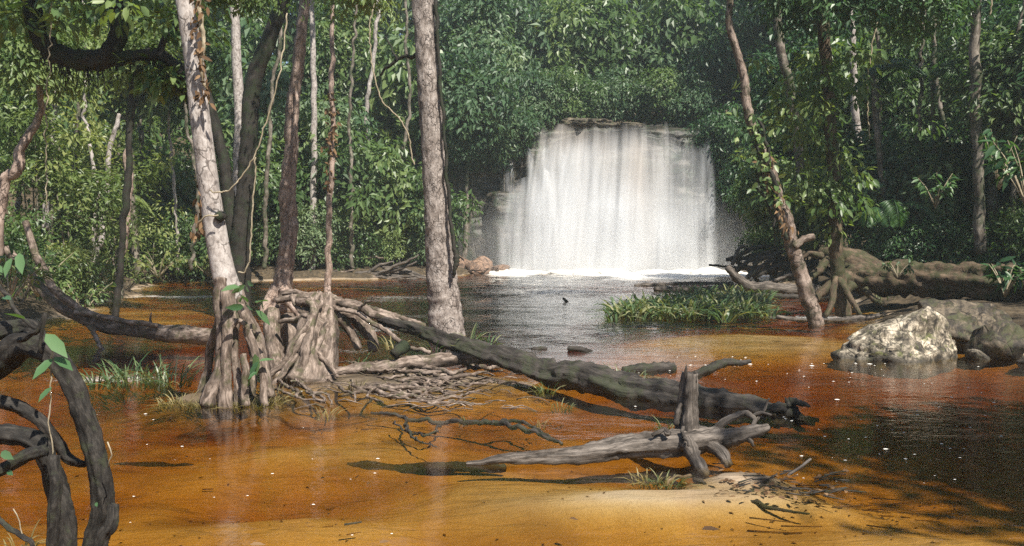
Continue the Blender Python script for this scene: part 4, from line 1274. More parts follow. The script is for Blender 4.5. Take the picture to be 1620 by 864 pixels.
tag(obj('stick', ptube(MB(), [(1246, 752, 5.6), (1265, 740, 5.6), (1283, 726, 5.62)], 5.6, [2.5, 2.5, 2], seg=7, step=0.02, rough=0.15), 'bark_drift'), 'short pale stick poking up right of the driftwood log', 'stick')
tag(obj('stick', ptube(MB(), [(1180, 782, 5.25), (1205, 768, 5.4), (1230, 748, 5.6)], 5.4, [2, 2.5, 1.5], seg=7, step=0.02, rough=0.2, wob=0.01), 'bark_log'), 'dark twig on the sand right of the long dark stick', 'stick')
tag(obj('stick', ptube(MB(), [(545, 830, 4.72), (572, 826, 4.75)], 4.7, [2, 1.5], seg=6, step=0.03, rough=0.1), 'bark_drift'), 'small pale stick floating in the orange water at the front', 'stick')
# litter heaped behind the stick
t = thing('twig_litter', 'heap of dead twigs and leaves on the sand right of the driftwood log', 'debris', W(1255, 770))
g = np.random.default_rng(66)
mb = MB()
for j in range(38):
    q = W(g.uniform(1150, 1330), g.uniform(750, 788)) + np.array([0, 0, g.uniform(0.0, 0.03)])
    a = g.uniform(-0.7, 0.7)
    ln = g.uniform(0.04, 0.16)
    tube(mb, [q, q + np.array([math.cos(a), math.sin(a), g.uniform(-.1, .2)]) * ln], [0.006, 0.003], seg=5, step=0.05, rough=0.1)
o = obj('twigs', mb, 'bark_log', t)
o['kind'] = 'stuff'
mb = MB()
n = 90
C = np.array([W(g.uniform(1140, 1340), g.uniform(745, 790)) for _ in range(n)]) + np.array([0, 0, 0.01])
leaves(mb, C, g.normal(size=(n, 3)) * np.array([1, 1, .1]), g.normal(size=(n, 3)) * 0.3 + np.array([0, 0, 1]), 0.05, 0.025, g.random(n), True)
o = obj('dead_leaves', mb, 'leaf_dry', t)
o['kind'] = 'stuff'

# long thin dark strip under the water, and a thin branch at the surface
tag(obj('sunken_strip', tube(MB(), [W(160, 740, -0.24), W(300, 741, -0.22), W(450, 742, -0.20), W(620, 742, -0.17), W(800, 741, -0.08)], [0.03, 0.045, 0.05, 0.05, 0.03], seg=12, step=0.03, rough=0.15, wob=0.02), 'bark_log'),
    'long thin dark strip stretching under the orange water at the front', 'log')
t = thing('sunken_branch', 'thin forked branch breaking the water between root mat and driftwood log', 'branch', W(740, 668))
for sp, r in [([(590, 652, 7.65), (640, 662, 7.4), (700, 667, 7.27), (770, 668, 7.25), (830, 680, 6.97), (890, 702, 6.5)], [2, 3, 3.5, 4, 4, 3]), ([(700, 668, 7.25), (680, 690, 6.75), (650, 682, 6.9), (620, 668, 7.2)], [2, 2, 2, 1]),
              ([(780, 668, 7.22), (820, 665, 7.3), (870, 690, 6.75)], [3, 3, 2]), ([(640, 660, 7.4), (650, 690, 6.7), (690, 705, 6.4)], [2, 2, 1])]:
    ptube(mb := MB(), sp, 7.2, r, seg=8, step=0.025, rough=0.3, wob=0.02)
    obj('twig', mb, 'bark_log', t)
# fallen log on the left
t = thing('fallen_log', 'smooth brown fallen log reaching into the water from the left bank', 'fallen log', W(230, 545))
for sp, r, nm in [([(10, 395, 13.2), (50, 440, 12.9), (95, 483, 12.6), (150, 510, 12.4), (230, 525, 12.3), (300, 530, 12.2), (352, 534, 12.0)], [6, 7.5, 9, 11, 13, 14, 13], 'trunk'),
                  ([(40, 350, 12.7), (55, 395, 12.6), (75, 440, 12.5), (105, 475, 12.4), (140, 500, 12.4), (180, 515, 12.3)], [5, 6, 6, 7, 7, 5], 'side_limb'),
                  ([(120, 495, 12.3), (165, 500, 12.2), (200, 508, 12.1), (250, 515, 12.1)], [5, 5, 5, 4], 'side_limb'),
                  ([(140, 515, 12.2), (155, 540, 12.0), (168, 570, 11.5)], [4, 3.5, 2], 'twig'), ([(239, 515, 12.2), (239, 505, 12.2), (238, 495, 12.2)], [2.5, 2, 1], 'twig')]:
    ptube(mb := MB(), sp, 12.3, r, seg=18 if nm == 'trunk' else 10, step=0.035, rough=0.12, freq=1.4, wob=0.02)
    obj(nm, mb, 'bark_root', t)

# root mat before the midstream tree
t = thing('root_mat', 'flat mat of bleached wavy roots at the water surface before the midstream tree', 'roots', W(660, 610))
ptube(mb := MB(), [(505, 596, 9.4), (560, 582, 9.5), (620, 578, 9.55), (690, 572, 9.6), (740, 566, 9.6), (768, 570, 9.5)], 9.5, [8, 9, 10, 10, 11, 8], seg=16, step=0.025, rough=0.16, freq=1.5, wob=0.02, flute=0.15)
obj('root', mb, 'bark_root', t)
g = np.random.default_rng(29)
for j in range(22):
    y0 = 574 + 62 * (j / 22) ** 1.1
    x0 = 520 + g.uniform(0, 170)
    ln = g.uniform(80, 210)
    n = 7
    q = []
    for i in range(n):
        px = x0 + ln * i / (n - 1)
        py = y0 + g.normal() * 3.0 + (i - 3) * g.uniform(-1, 2.5)
        zz = -0.005 + 0.03 * g.random() + 0.09 * math.exp(-((y0 - 585) / 14) ** 2) - (0.04 if i in (0, n - 1) else 0)
        q.append(W(px, py, zz))
    tube(mb := MB(), q, np.array([0.006, 0.014, 0.02, 0.021, 0.017, 0.011, 0.005]) * g.uniform(0.45, 1.5), seg=8, step=0.025, rough=0.2, wob=0.012)
    obj('root', mb, 'bark_root', t)
for j in range(7):
    x0 = g.uniform(410, 560)
    q = [W(x0 + 14 * i * g.uniform(0.6, 1.4), 600 + 9 * i + g.normal() * 3, 0.02 + 0.05 * g.random()) for i in range(5)]
    tube(mb := MB(), q, [0.01, 0.016, 0.015, 0.012, 0.006], seg=8, step=0.025, rough=0.2, wob=0.012)
    obj('root', mb, 'bark_root', t)
g = np.random.default_rng(30)
mb = MB()
for j in range(80):                                  # hair roots and twigs caught in the mat
    q = W(g.uniform(500, 820), g.uniform(578, 650), 0.03 + 0.06 * g.random())
    a = g.uniform(-0.5, 0.5) + (math.pi if g.random() < .5 else 0)
    ln = g.uniform(0.08, 0.35)
    e = q + np.array([math.cos(a), math.sin(a) * 0.6, -0.06]) * ln
    tube(mb, [q, (q + e) / 2 + np.array([0, 0, 0.03]), e], [0.006, 0.005, 0.003], seg=5, step=0.06, rough=0.1, wob=0.01)
o = obj('rootlets', mb, 'bark_root', t)
o['kind'] = 'stuff'

# short logs and a branch beyond the fallen tree
for lab, nm, sp, Yd, r, mat in [
        ('short dark log lying behind the fallen tree near the upright stump', 'short_log', [(985, 588), (1020, 583), (1070, 580)], 10.0, [7, 10, 9], 'bark_log'),
        ('small dark chunk of wood in the current behind the fallen tree', 'short_log', [(898, 551), (918, 554), (938, 557)], 11.6, [4, 5, 3], 'bark_log'),
        ('tiny dark driftwood scrap left of the chunk in the current', 'short_log', [(840, 554), (852, 551), (866, 552)], 11.8, [3, 3.5, 2], 'bark_log'),
        ('crooked dark branch rising behind the upright stump', 'branch', [(1096, 598), (1120, 586), (1145, 577), (1168, 575), (1190, 569)], 9.7, [7, 8, 7, 5, 3], 'bark_log'),
        ('thin twig standing out of the water in midstream', 'stick', [(899, 482), (894, 475), (890, 471)], 20.0, [2, 2.5, 1.5], 'bark_dark'),
        ('long straight pale log floating far off below the waterfall', 'floating_log', [(1003, 452), (1060, 450), (1120, 449), (1160, 448)], 26.5, [3, 3.5, 3.5, 3], 'bark_drift'),
        ('weathered pale floating log behind the grass clump', 'floating_log', [(1035, 457), (1075, 459), (1120, 458), (1160, 456)], 24.0, [4, 5, 5, 4], 'bark_drift'),
        ('grey forked log with a raised end before the driftwood pile', 'fallen_log', [(1150, 424), (1165, 438), (1185, 452), (1225, 457), (1270, 459), (1310, 462)], 21.5, [5, 7, 9, 10, 10, 9], 'bark_drift'),
        ('dark log bridging the shore beside the far debris', 'fallen_log', [(1185, 466), (1230, 468), (1275, 470)], 21.0, [4, 4, 4], 'bark_log'),
        ('thin pole jutting over the water from the driftwood pile', 'stick', [(1122, 420), (1150, 421), (1185, 424)], 24.0, [1.8, 2, 2], 'bark_dark'),
        ('pale log half sunk at the shore before the leafy dark tree', 'floating_log', [(1230, 502), (1290, 507), (1350, 505), (1390, 500)], 15.9, [3, 4, 5, 4], 'bark_drift')]:
    tag(obj(nm, ptube(MB(), sp, Yd, r, seg=12, step=max(0.025, Yd * 0.003), rough=0.2, wob=0.02), mat), lab, nm.split('_')[-1])

# giant fallen trunk on the right bank
t = thing('giant_fallen_trunk', 'huge brown fallen trunk lying along the right bank behind the boulders', 'fallen tree', W(1480, 490))
mb = MB()
ptube(mb, [(1335, 436, 17.8), (1400, 440, 17.4), (1480, 443, 16.8), (1560, 446, 16.2), (1640, 452, 15.6), (1760, 462, 15.0)], 17, [23, 26, 28, 30, 31, 33], seg=40, step=0.05, rough=0.2, freq=3.0, flute=0.2, seed=7)
obj('trunk', mb, 'bark_bank', t)
mb = MB()
ptube(mb, [(1388, 440, 17.6), (1370, 425, 17.8), (1345, 412, 18.0), (1320, 405, 18.2), (1296, 400, 18.4)], 18, [26, 24, 20, 15, 8], seg=22, step=0.05, rough=0.2, freq=1.5, flute=0.3)
obj('root_plate', mb, 'bark_bank', t)
for sp, r in [([(1345, 440, 17.5), (1320, 450, 17.3), (1300, 465, 17.2), (1288, 480, 17.1)], [12, 9, 7, 5]), ([(1350, 450, 17.3), (1332, 465, 17.2), (1318, 480, 17.1)], [8, 6, 5]), ([(1310, 410, 18), (1290, 430, 17.8), (1270, 450, 17.6)], [7, 6, 4]),
              ([(1300, 405, 18.2), (1280, 402, 18.2), (1262, 410, 18.2)], [6, 5, 3]), ([(1370, 460, 17.2), (1385, 475, 17.0), (1400, 482, 16.8)], [6, 5, 4])]:
    ptube(mb := MB(), sp, 17.6, r, seg=10, step=0.05, rough=0.22, wob=0.03)
    obj('root', mb, 'bark_bank', t)
# driftwood piles: each stick can be lifted away
g = np.random.default_rng(90)
pile = []
for j in range(26):
    x0, y0 = g.uniform(1150, 1265), g.uniform(405, 452)
    a = g.uniform(-0.75, 0.25) if g.random() < 0.75 else g.uniform(-1.3, 0.9)
    ln = g.uniform(35, 110)
    q = [(x0, y0), (x0 + ln * .5 * math.cos(a), y0 + ln * .5 * math.sin(a) + g.normal() * 3), (x0 + ln * math.cos(a), y0 + ln * math.sin(a))]
    q = [(px, max(py, 392), 22.5 + (450 - y0) * 0.035 + 0.2 * i_) for i_, (px, py) in enumerate(q)]
    o = obj('driftwood_stick', ptube(MB(), q, 23, [g.uniform(2.5, 5), g.uniform(2, 4), 1.5], seg=8, step=0.07, rough=0.2, wob=0.03), 'bark_log' if g.random() < 0.6 else 'bark_drift')
    pile.append((x0, o))
for j, (x0, o) in enumerate(sorted(pile, key=lambda q: q[0])):
    tag(o, f'weathered stick in the driftwood pile right of the waterfall, {ORD[j]} from left', 'driftwood', 'sticks of the driftwood pile right of the waterfall')
pile = []
for j in range(26):
    x0, y0 = g.uniform(385, 640), g.uniform(405, 438)
    if 450 < x0 < 520 or x0 > 540:
        y0 = g.uniform(422, 440)
    a = g.uniform(-0.5, 0.5)
    ln = g.uniform(35, 85)
    Yd = 30.5 + (440 - y0) * 0.04
    q = [(x0, y0, Yd), (x0 + ln * .5 * math.cos(a), y0 + ln * .5 * math.sin(a) + g.normal() * 3, Yd), (x0 + ln * math.cos(a), min(440, y0 + ln * math.sin(a)), Yd)]
    o = obj('driftwood_stick', ptube(MB(), q, Yd, [g.uniform(2, 4.5), g.uniform(2, 4), 1.2], seg=8, step=0.09, rough=0.2, wob=0.04), 'bark_drift' if g.random() < 0.7 else 'bark_root')
    pile.append((x0, o))
for j, (x0, o) in enumerate(sorted(pile, key=lambda q: q[0])):
    tag(o, f'bleached stick stranded on the far left shore, {ORD[j]} from left', 'driftwood', 'sticks stranded on the far left shore')


# ------------------------------------------------------------------ grass and small plants
def blades(mb, C, n, h, spread, seed, w=0.014, arch=0.9):
    g = np.random.default_rng(seed)
    a = g.random(n) * 2 * np.pi
    r = spread * np.sqrt(g.random(n))
    base = np.array(C) + np.stack([np.cos(a) * r, np.sin(a) * r * 0.7, 0 * a - 0.02], 1)
    d = np.stack([np.cos(a + g.normal(size=n) * .6), np.sin(a + g.normal(size=n) * .6), 0 * a], 1)
    hh = h * (0.55 + 0.6 * g.random(n))
    ar = arch * (0.4 + 0.8 * g.random(n))
    side = np.stack([-d[:, 1], d[:, 0], 0 * a], 1)
    side = norm(side + g.normal(size=(n, 3)) * .3)
    rows = []
    for tt_, ww in ((0, .8), (.3, 1), (.6, .9), (.85, .6), (1, .05)):
        p_ = base + d * (hh * ar * tt_ ** 1.6)[:, None] + np.array([0, 0, 1]) * (hh * (tt_ * (1.25 - 0.25 * ar) - 0.55 * ar * tt_ ** 2.6))[:, None]
        rows += [p_ - side * w * ww / 2, p_ + side * w * ww / 2]
    V = np.stack(rows, 1).reshape(-1, 3)
    b_ = np.arange(n)[:, None] * 10
    F = np.concatenate([b_ + np.array([2 * i, 2 * i + 1, 2 * i + 3, 2 * i + 2]) for i in range(4)])
    mb.add(V, F, var=np.repeat(g.random(n), 10))
    return mb


mb = MB()
g = np.random.default_rng(3)
for j in range(150):
    u = g.uniform(0, 1)
    px = 972 + 245 * u
    py = 508 - 30 * g.random() * (0.5 + u)
    q = W(px, py)
    blades(mb, (q[0], q[1], -0.02), 13, 0.44 + 0.10 * math.sin(u * 3.1), 0.18, 400 + j, 0.046, 1.1)
tag(obj('grass', mb, 'grass'), 'dense bed of arching green grass standing in the river right of midstream', 'grass', kind='stuff')
TUFTS = [  # px, py, height, blades, spread, material, label
    (205, 606, .42, 70, .30, 'grass', 'green grass clump in the water under the left fallen log'), (265, 604, .40, 60, .25, 'grass', 'green grass clump left of the stilt-rooted tree'),
    (150, 604, .30, 40, .25, 'grass', 'small green tuft behind the arching liana'), (290, 636, .17, 120, .26, 'grass_dry', 'dry yellow grass tuft left of the stilt roots'),
    (330, 640, .15, 80, .2, 'grass_dry', 'dry yellow tuft at the left foot of the stilt roots'), (405, 640, .18, 120, .24, 'grass_dry', 'dry yellow grass tuft right of the stilt roots'),
    (432, 632, .20, 70, .16, 'grass_dry', 'yellow tuft between the stilt roots and the root mass'), (516, 655, .16, 30, .08, 'grass_dry', 'lone small tuft in the orange water below the root mass'),
    (742, 548, .34, 14, .08, 'grass', 'bright sprout on the fallen tree right of the midstream tree'), (775, 548, .26, 10, .08, 'grass', 'tiny sprout on the fallen tree beside the bright one'),
    (566, 580, .28, 16, .12, 'grass', 'sparse green sprout behind the root mat'), (690, 556, .26, 18, .14, 'grass', 'green blades at the foot of the midstream tree'),
    (625, 552, .26, 22, .2, 'grass_dry', 'thin yellow blades along the roots left of the midstream tree'), (865, 618, .20, 36, .1, 'grass', 'dark green tuft before the fallen tree left of the stump'),
    (885, 642, .14, 30, .14, 'grass', 'low tuft in the dark water before the fallen tree'), (980, 590, .20, 40, .18, 'grass', 'green tuft behind the fallen tree beside the short log'),
    (1010, 594, .18, 30, .14, 'grass', 'small tuft between the short log and the fallen tree'), (1052, 675, .16, 22, .08, 'grass', 'thin tuft left of the upright stump'),
    (1030, 754, .12, 60, .12, 'grass_dry', 'matted tuft on the sand under the driftwood log'), (1060, 756, .12, 50, .12, 'grass', 'dark green matted tuft under the driftwood log'),
    (740, 662, .10, 16, .08, 'grass', 'tiny tuft on the thin branch in the water'), (850, 668, .12, 14, .07, 'grass_dry', 'tiny dry tuft beside the thin branch in the water'),
    (560, 612, .16, 24, .12, 'grass_dry', 'yellowish tuft at the left end of the root mat'), (1400, 488, .3, 30, .3, 'grass', 'sprawling green blades behind the pale boulder'),
    (30, 858, .18, 26, .08, 'grass_dry', 'yellow grass tips at the bottom left corner')]
for i, (px, py, h, n, sp, mt, lab) in enumerate(TUFTS):
    q = W(px, py)
    z0 = gz(q[0], q[1])
    if py < 560 and 600 < px < 800:
        q = P(px, py, 9.75)
        z0 = q[2]
    tag(obj('grass_tuft', blades(MB(), (q[0], q[1], max(z0, -0.05)), n, h, sp, 700 + i, 0.016 if h > .2 else 0.009, 1.0), mt), lab, 'grass tuft', 'grass tufts in the river')


# feather palms in the shade of the right bank
def palm(label, base, n, ln, seed, mat='leaf_dark'):
    g = np.random.default_rng(seed)
    t_ = thing('palm', label, 'palm', (base[0], base[1], gz(base[0], base[1])))
    top_ = np.array(base)
    obj('trunk', tube(MB(), [np.array(t_.location), (np.array(t_.location) + top_) / 2 + np.array([.1, 0, 0]), top_], [0.07, 0.06, 0.05], seg=9, step=0.15, rough=0.1), 'bark_forest', t_)
    for j in range(n):
        a = 6.283 * j / n + g.normal() * .25
        up = g.uniform(0.25, 0.8)
        d_ = np.array([math.cos(a), math.sin(a), 0])
        sp_ = spline([top_, top_ + d_ * ln * .4 + np.array([0, 0, ln * up * .5]), top_ + d_ * ln * .8 + np.array([0, 0, ln * up * .35]), top_ + d_ * ln * 1.05 + np.array([0, 0, -ln * .15])], 40)
        mb_ = MB()
        tube(mb_, sp_[::6], [0.018, 0.004], seg=5, step=0.15, rough=0)
        T_ = norm(np.gradient(sp_, axis=0))
        S_ = norm(np.cross(T_, np.array([0, 0, 1.0])))
        for sg in (-1, 1):
            k_ = slice(4, 40)
            m_n = 36
            w_ = np.sin(np.linspace(0.25, 3.0, m_n)) * ln * .32 + .05
            leaves(mb_, sp_[k_], S_[k_] * sg + T_[k_] * .6 - np.array([0, 0, .35]), np.array([0, 0, 1.0]) + g.normal(size=(m_n, 3)) * .15, w_, np.full(m_n, 0.035), 0.3 + .5 * g.random(m_n), False, .2, .15)
        obj('frond', mb_, mat, t_)


palm('feather palm with drooping fronds high in the shade above the giant trunk', P(1475, 130, 21.5), 11, 1.9, 1)
palm('small feather palm low in the shade left of the slim mottled trunk', P(1400, 345, 21.0), 9, 1.2, 2)
palm('feather palm in the thicket of the left bank behind the saplings', P(150, 330, 27.0), 10, 1.7, 3, 'leaf_warm')

# broad-leaved plants
def herb(name, label, base, n, h, L, seed, mat='leaf_big', asp=0.38, spread=0.5):
    g = np.random.default_rng(seed)
    t_ = thing(name, label, 'plant', base)
    ms, ml = MB(), MB()
    for j in range(n):
        a = g.uniform(0, 6.28)
        e = np.array(base) + np.array([math.cos(a) * spread * g.uniform(.3, 1), math.sin(a) * spread * g.uniform(.3, 1), h * g.uniform(.6, 1.1)])
        tube(ms, [base, (np.array(base) + e) / 2 + np.array([0, 0, h * .12]), e], [0.012, 0.009, 0.004], seg=5, step=0.1, rough=0)
        k_ = 9
        C = spline([np.array(base) * .4 + e * .6, (np.array(base) * .2 + e * .8) + np.array([0, 0, .02]), e], k_)
        D = g.normal(size=(k_, 3)) * .7 + np.array([math.cos(a), math.sin(a), -.3])
        leaves(ml, C, D, g.normal(size=(k_, 3)) * .3 + np.array([0, -.3, 1]), L * (0.6 + .6 * g.random(k_)), L * asp * (0.7 + .4 * g.random(k_)), g.random(k_), True)
    obj('stems', ms, 'vine', t_)
    obj('leaves', ml, mat, t_)
    return t_


for i, (px, py, Yd, n, h, L, sp, lab) in enumerate([
        (1590, 470, 13.0, 12, .5, .20, .4, 'broad-leaved creeper trailing down the giant fallen trunk'), (1625, 330, 13.0, 16, 1.0, .24, .7, 'broad-leaved plant with large shiny leaves at the right edge'),
        (1580, 300, 14.0, 14, .9, .2, .8, 'broad-leaved spray reaching in from the right edge'), (1660, 200, 14.0, 14, .9, .22, .8, 'broad-leaved plant high on the right edge'),
        (1480, 330, 18.0, 10, .7, .2, .5, 'pale-leaved plant in the shade above the giant fallen trunk'), (1420, 440, 16.6, 8, .3, .12, .3, 'small leafy plant growing on the giant fallen trunk'),
        (60, 470, 14.0, 14, .7, .16, .7, 'leafy plant overhanging the left fallen log'), (15, 480, 11.0, 14, .6, .16, .6, 'leafy plant at the left edge above the liana'),
        (130, 500, 13.5, 10, .5, .13, .5, 'small leafy plant on the fallen log at the left bank'), (250, 440, 26.0, 16, .8, .2, .9, 'low leafy plant on the far left shore'),
        (330, 438, 28.0, 16, .7, .2, .9, 'low leafy plant on the far shore behind the stilt-rooted tree'), (150, 455, 22.0, 18, .9, .2, 1.0, 'low leafy plant before the saplings of the left bank'),
        (200, 462, 22.5, 14, .6, .18, .8, 'low leafy plant at the water edge under the thin dark trunk'), (580, 415, 32.0, 16, .9, .22, .9, 'low leafy plant under the bushes left of the cliff')]):
    p = P(px, py, Yd)
    herb('leafy_plant', lab, p, n, h, L, 900 + i, 'leaf_dark' if i < 6 else ('leaf' if i < 9 else 'leaf_warm'), .38, sp)

# ------------------------------------------------------------------ arching liana in the left foreground
Yl = 3.3
t = thing('arching_liana', 'thick dark liana arching down into the water at the left front', 'liana', P(140, 1010, Yl))
for sp, r, nm in [([(-140, 560, 3.5), (-60, 585, 3.45), (0, 575, 3.4), (40, 545, 3.35), (75, 558, 3.3), (110, 600, 3.3), (137, 665, 3.3), (152, 735, 3.3), (160, 800, 3.3), (150, 850, 3.3), (138, 920, 3.3), (130, 1020, 3.3)],
                   [18, 20, 22, 20, 16, 15, 15, 15, 16, 17, 16, 16], 'main_stem'),
                  ([(-140, 530, 3.6), (-40, 530, 3.5), (20, 522, 3.45), (55, 520, 3.4), (72, 540, 3.35)], [20, 18, 14, 10, 6], 'side_stem'),
                  ([(-80, 640, 3.4), (-20, 634, 3.4), (22, 640, 3.4), (60, 662, 3.4), (90, 700, 3.4), (108, 726, 3.4), (136, 732, 3.35)], [9, 10, 10, 10, 9, 8, 5], 'side_stem'),
                  ([(-120, 700, 3.2), (-40, 690, 3.2), (20, 690, 3.2), (62, 702, 3.2), (82, 740, 3.2), (98, 800, 3.2), (108, 870, 3.2), (112, 1000, 3.2)], [17, 17, 16, 15, 14, 15, 16, 17], 'side_stem'),
                  ([(-60, 770, 3.1), (0, 745, 3.1), (40, 722, 3.1), (72, 712, 3.1)], [9, 9, 10, 9], 'side_stem'),
                  ([(86, 720, 3.1), (90, 770, 3.08), (86, 820, 3.08), (80, 880, 3.08), (76, 1000, 3.08)], [9, 9, 9, 9, 9], 'side_stem'),
                  ([(178, 800, 3.22), (176, 830, 3.2), (160, 860, 3.2), (150, 1000, 3.2)], [8, 9, 10, 10], 'side_stem'),
                  ([(30, 540, 3.25), (55, 525, 3.2), (70, 500, 3.2), (62, 560, 3.2)], [4, 4, 3, 2], 'twig'),
                  ([(-10, 815, 2.9), (20, 838, 2.9), (40, 850, 2.9), (55, 870, 2.9), (60, 1000, 2.9)], [4, 4, 4, 3, 3], 'twig'),
                  ([(78, 540, 3.1), (82, 600, 3.1), (80, 660, 3.1), (80, 720, 3.1)], [1.3, 1.3, 1.2, 1], 'tendril'),
                  ([(170, 700, 3.15), (175, 720, 3.15), (170, 738, 3.15)], [1.2, 1.2, .8], 'tendril'), ([(25, 805, 2.9), (32, 830, 2.9), (38, 850, 2.9)], [1, 1, 1], 'tendril'),
                  ([(-10, 445, 3.4), (15, 470, 3.35), (35, 505, 3.3), (60, 520, 3.3)], [2.5, 3, 3, 2], 'twig')]:
    ptube(mb := MB(), sp, Yl, r, seg=26 if nm != 'tendril' else 6, step=0.012 if nm == 'main_stem' else 0.016, rough=0.15 if nm != 'tendril' else .05, freq=1.6, wob=0.006, flute=0.22)
    obj(nm, mb, 'vine' if nm == 'tendril' else 'bark_liana', t)
for px, py, dx, dy, L, s in [(72, 528, 44, 46, 62, 1), (84, 567, -34, 30, 46, 2), (86, 565, 40, 24, 50, 3), (82, 612, -26, 24, 36, 4), (18, 408, -16, 34, 40, 5), (5, 470, 20, 2, 30, 6), (30, 400, 4, 42, 44, 7), (2, 715, 22, 14, 40, 8), (12, 745, 14, 12, 24, 9),
                             (40, 505, -34, -14, 40, 10), (152, 795, 2, 14, 16, 11), (-6, 420, 14, 16, 30, 12), (20, 470, 10, -30, 34, 13)]:
    a = P(px, py, 3.08)
    e = P(px + dx, py + dy, 3.0)
    g = np.random.default_rng(s)
    mb = MB()
    L_m = L / FPX * 3.08
    leaves(mb, a[None], (e - a)[None], np.array([[g.normal() * .3, -0.75, 0.7]]), L_m, L_m * 0.36, np.array([0.3 + .6 * g.random()]), True, 0.2, 0.12)
    obj('leaf', mb, 'leaf_big', t)

# ------------------------------------------------------------------ things adrift
g = np.random.default_rng(55)
mb = MB()
for j in range(150):
    k_ = g.random()
    if k_ < .45:
        q = W(g.uniform(1240, 1620), 575 + 190 * g.random() ** 1.6, 0.007)
    elif k_ < .62:
        q = W(g.normal(900, 190), g.normal(600, 18), 0.007)
    elif k_ < .85:
        q = W(g.normal(1130, 70), g.normal(580, 10), 0.007)
    else:
        q = W(g.uniform(150, 620), g.uniform(600, 850), 0.007)
    r = g.uniform(0.003, 0.010) * (q[1] / 7) ** .5 * (1.8 if g.random() < .08 else 1)
    a = np.linspace(0, 2 * np.pi, 8, endpoint=False)
    rr = r * (0.6 + 0.6 * g.random(8))
    V = np.stack([q[0] + np.cos(a) * rr * 1.5, q[1] + np.sin(a) * rr, np.full(8, q[2])], 1)
    V = np.vstack([V, [q[0], q[1], q[2] + r * .35]])
    mb.add(V, np.stack([np.arange(8), (np.arange(8) + 1) % 8, np.full(8, 8)], 1))
tag(obj('foam_flecks', mb, 'foam'), 'scattered white foam flecks drifting on the dark water', 'foam', kind='stuff')
for px, py, L, s, lab in [(1110, 838, 20, 1, 'dark brown leaf lying on the sand at the front'), (395, 862, 16, 2, 'pale leaf floating at the front edge'), (600, 860, 14, 3, 'small pale leaf at the bottom edge left of the sandbar'),
                          (1247, 763, 12, 4, 'orange leaf on the twig litter'), (900, 820, 10, 5, 'tiny dark leaf on the rippled sand')]:
    q = W(px, py, 0.012)
    gg = np.random.default_rng(s)
    Lm = L / FPX * q[1] * 1.6
    o = obj('fallen_leaf', leaves(MB(), q[None], np.array([[1, gg.normal() * .5, 0.05]]), np.array([[0, -.2, 1.0]]), Lm, Lm * .45, np.array([0.1 if s in (1, 5) else .8]), True, .3, .1), 'leaf_dry')
    tag(o, lab, 'leaf')

mb = MB()
g = np.random.default_rng(56)
n = 280
C = np.array([W(g.uniform(60, 1500), 650 + 230 * g.random() ** 0.8) for _ in range(n)])
C[140:] = np.array([W(g.normal(1330, 110), g.normal(780, 22)) for _ in range(140)])
C[:, 2] = ground(C[:, 0], C[:, 1]) + 0.006
Ls = 0.02 + 0.04 * g.random(n)
Ls = Ls * (C[:, 1] / 6) * 0.8
leaves(mb, C, g.normal(size=(n, 3)) * np.array([1, 1, .05]), g.normal(size=(n, 3)) * .2 + np.array([0, 0, 1]), Ls, Ls * .45, g.random(n) * .6, False)
for j in range(50):
    q = C[j * 5] + np.array([g.normal() * .1, g.normal() * .1, .004])
    a = g.uniform(-.5, .5)
    ln = g.uniform(.05, .25)
    tube(mb, [q, q + np.array([math.cos(a), math.sin(a), 0.02]) * ln], [0.005, 0.003], seg=5, step=0.05, rough=0)
tag(obj('leaf_litter', mb, 'leaf_dry'), 'sunken dead leaves and twigs scattered over the sandy river bed', 'leaf litter', kind='stuff')

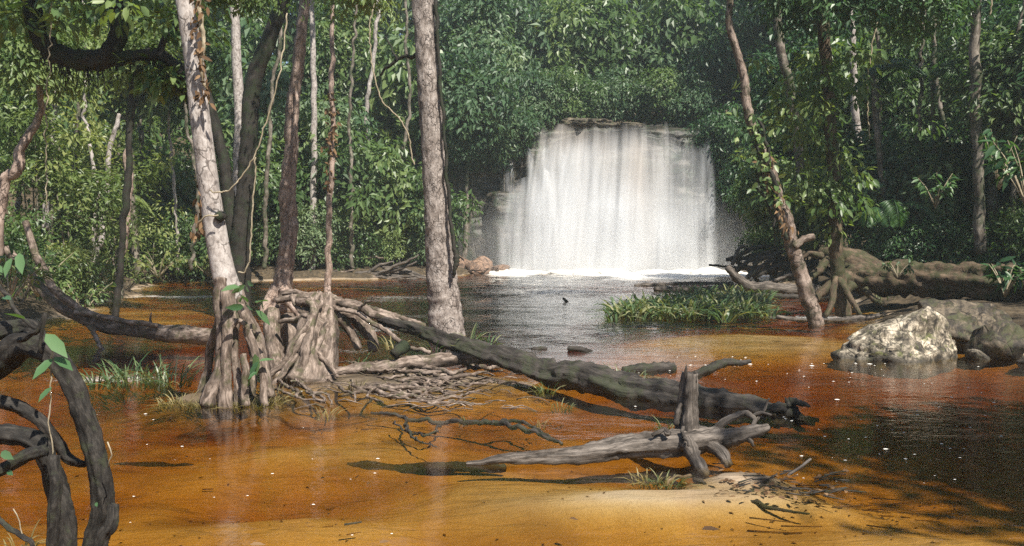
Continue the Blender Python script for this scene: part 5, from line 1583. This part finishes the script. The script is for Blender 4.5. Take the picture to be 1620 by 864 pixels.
# ------------------------------------------------------------------ air
def volbox(name, lo, hi, mat, label):
    lo, hi = np.array(lo, float), np.array(hi, float)
    V = np.array([[(lo, hi)[i & 1][0], (lo, hi)[i >> 1 & 1][1], (lo, hi)[i >> 2 & 1][2]] for i in range(8)])
    F = np.array([[0, 2, 3, 1], [4, 5, 7, 6], [0, 1, 5, 4], [2, 6, 7, 3], [0, 4, 6, 2], [1, 3, 7, 5]])
    o = obj(name, MB().add(V, F), mat, None, False)
    return tag(o, label, name, kind='stuff')


m_, nt_, out_ = newmat('haze_air')
pv = nt_.nodes.new('ShaderNodeVolumePrincipled')
pv.inputs['Color'].default_value = (0.80, 0.93, 0.97, 1)
pv.inputs['Density'].default_value = 0.0013
pv.inputs['Anisotropy'].default_value = 0.2
nt_.links.new(pv.outputs[0], out_.inputs['Volume'])
volbox('haze', (-150, -16, -4), (150, 100, 36), 'haze_air', 'thin pale haze filling the air of the river valley')

m_, nt_, out_ = newmat('spray_air')
t = NT(nt_)
tcn = nt_.nodes.new('ShaderNodeNewGeometry').outputs['Position']
sp_ = nt_.nodes.new('ShaderNodeSeparateXYZ')
nt_.links.new(tcn, sp_.inputs[0])


def bell(sock, c, w):
    return t.math('MULTIPLY', t.math('SUBTRACT', sock, c), 1.0 / w)


ex = t.math('POWER', bell(sp_.outputs[0], 3.9, 7.4), 2.0)
ey = t.math('POWER', bell(sp_.outputs[1], 35.2, 3.6), 2.0)
ez = t.math('POWER', bell(sp_.outputs[2], 0.0, 4.6), 2.0)
rr_ = t.math('ADD', t.math('ADD', ex, ey), ez)
fall = t.math('SUBTRACT', 1.0, rr_, True)
fall = t.math('MULTIPLY', fall, fall)
nz_ = t.noise(tcn, 0.55, 3, 0.6, 0.4)
den = t.math('MULTIPLY', t.math('MULTIPLY', fall, t.math('MULTIPLY', nz_, 1.6)), 0.42)
pv = nt_.nodes.new('ShaderNodeVolumePrincipled')
pv.inputs['Color'].default_value = (0.95, 0.96, 0.97, 1)
nt_.links.new(den, pv.inputs['Density'])
nt_.links.new(pv.outputs[0], out_.inputs['Volume'])
volbox('spray', (-3.6, 31.5, 0.08), (11.4, 36.3, 4.7), 'spray_air', 'pale cloud of spray drifting before the foot of the waterfall')
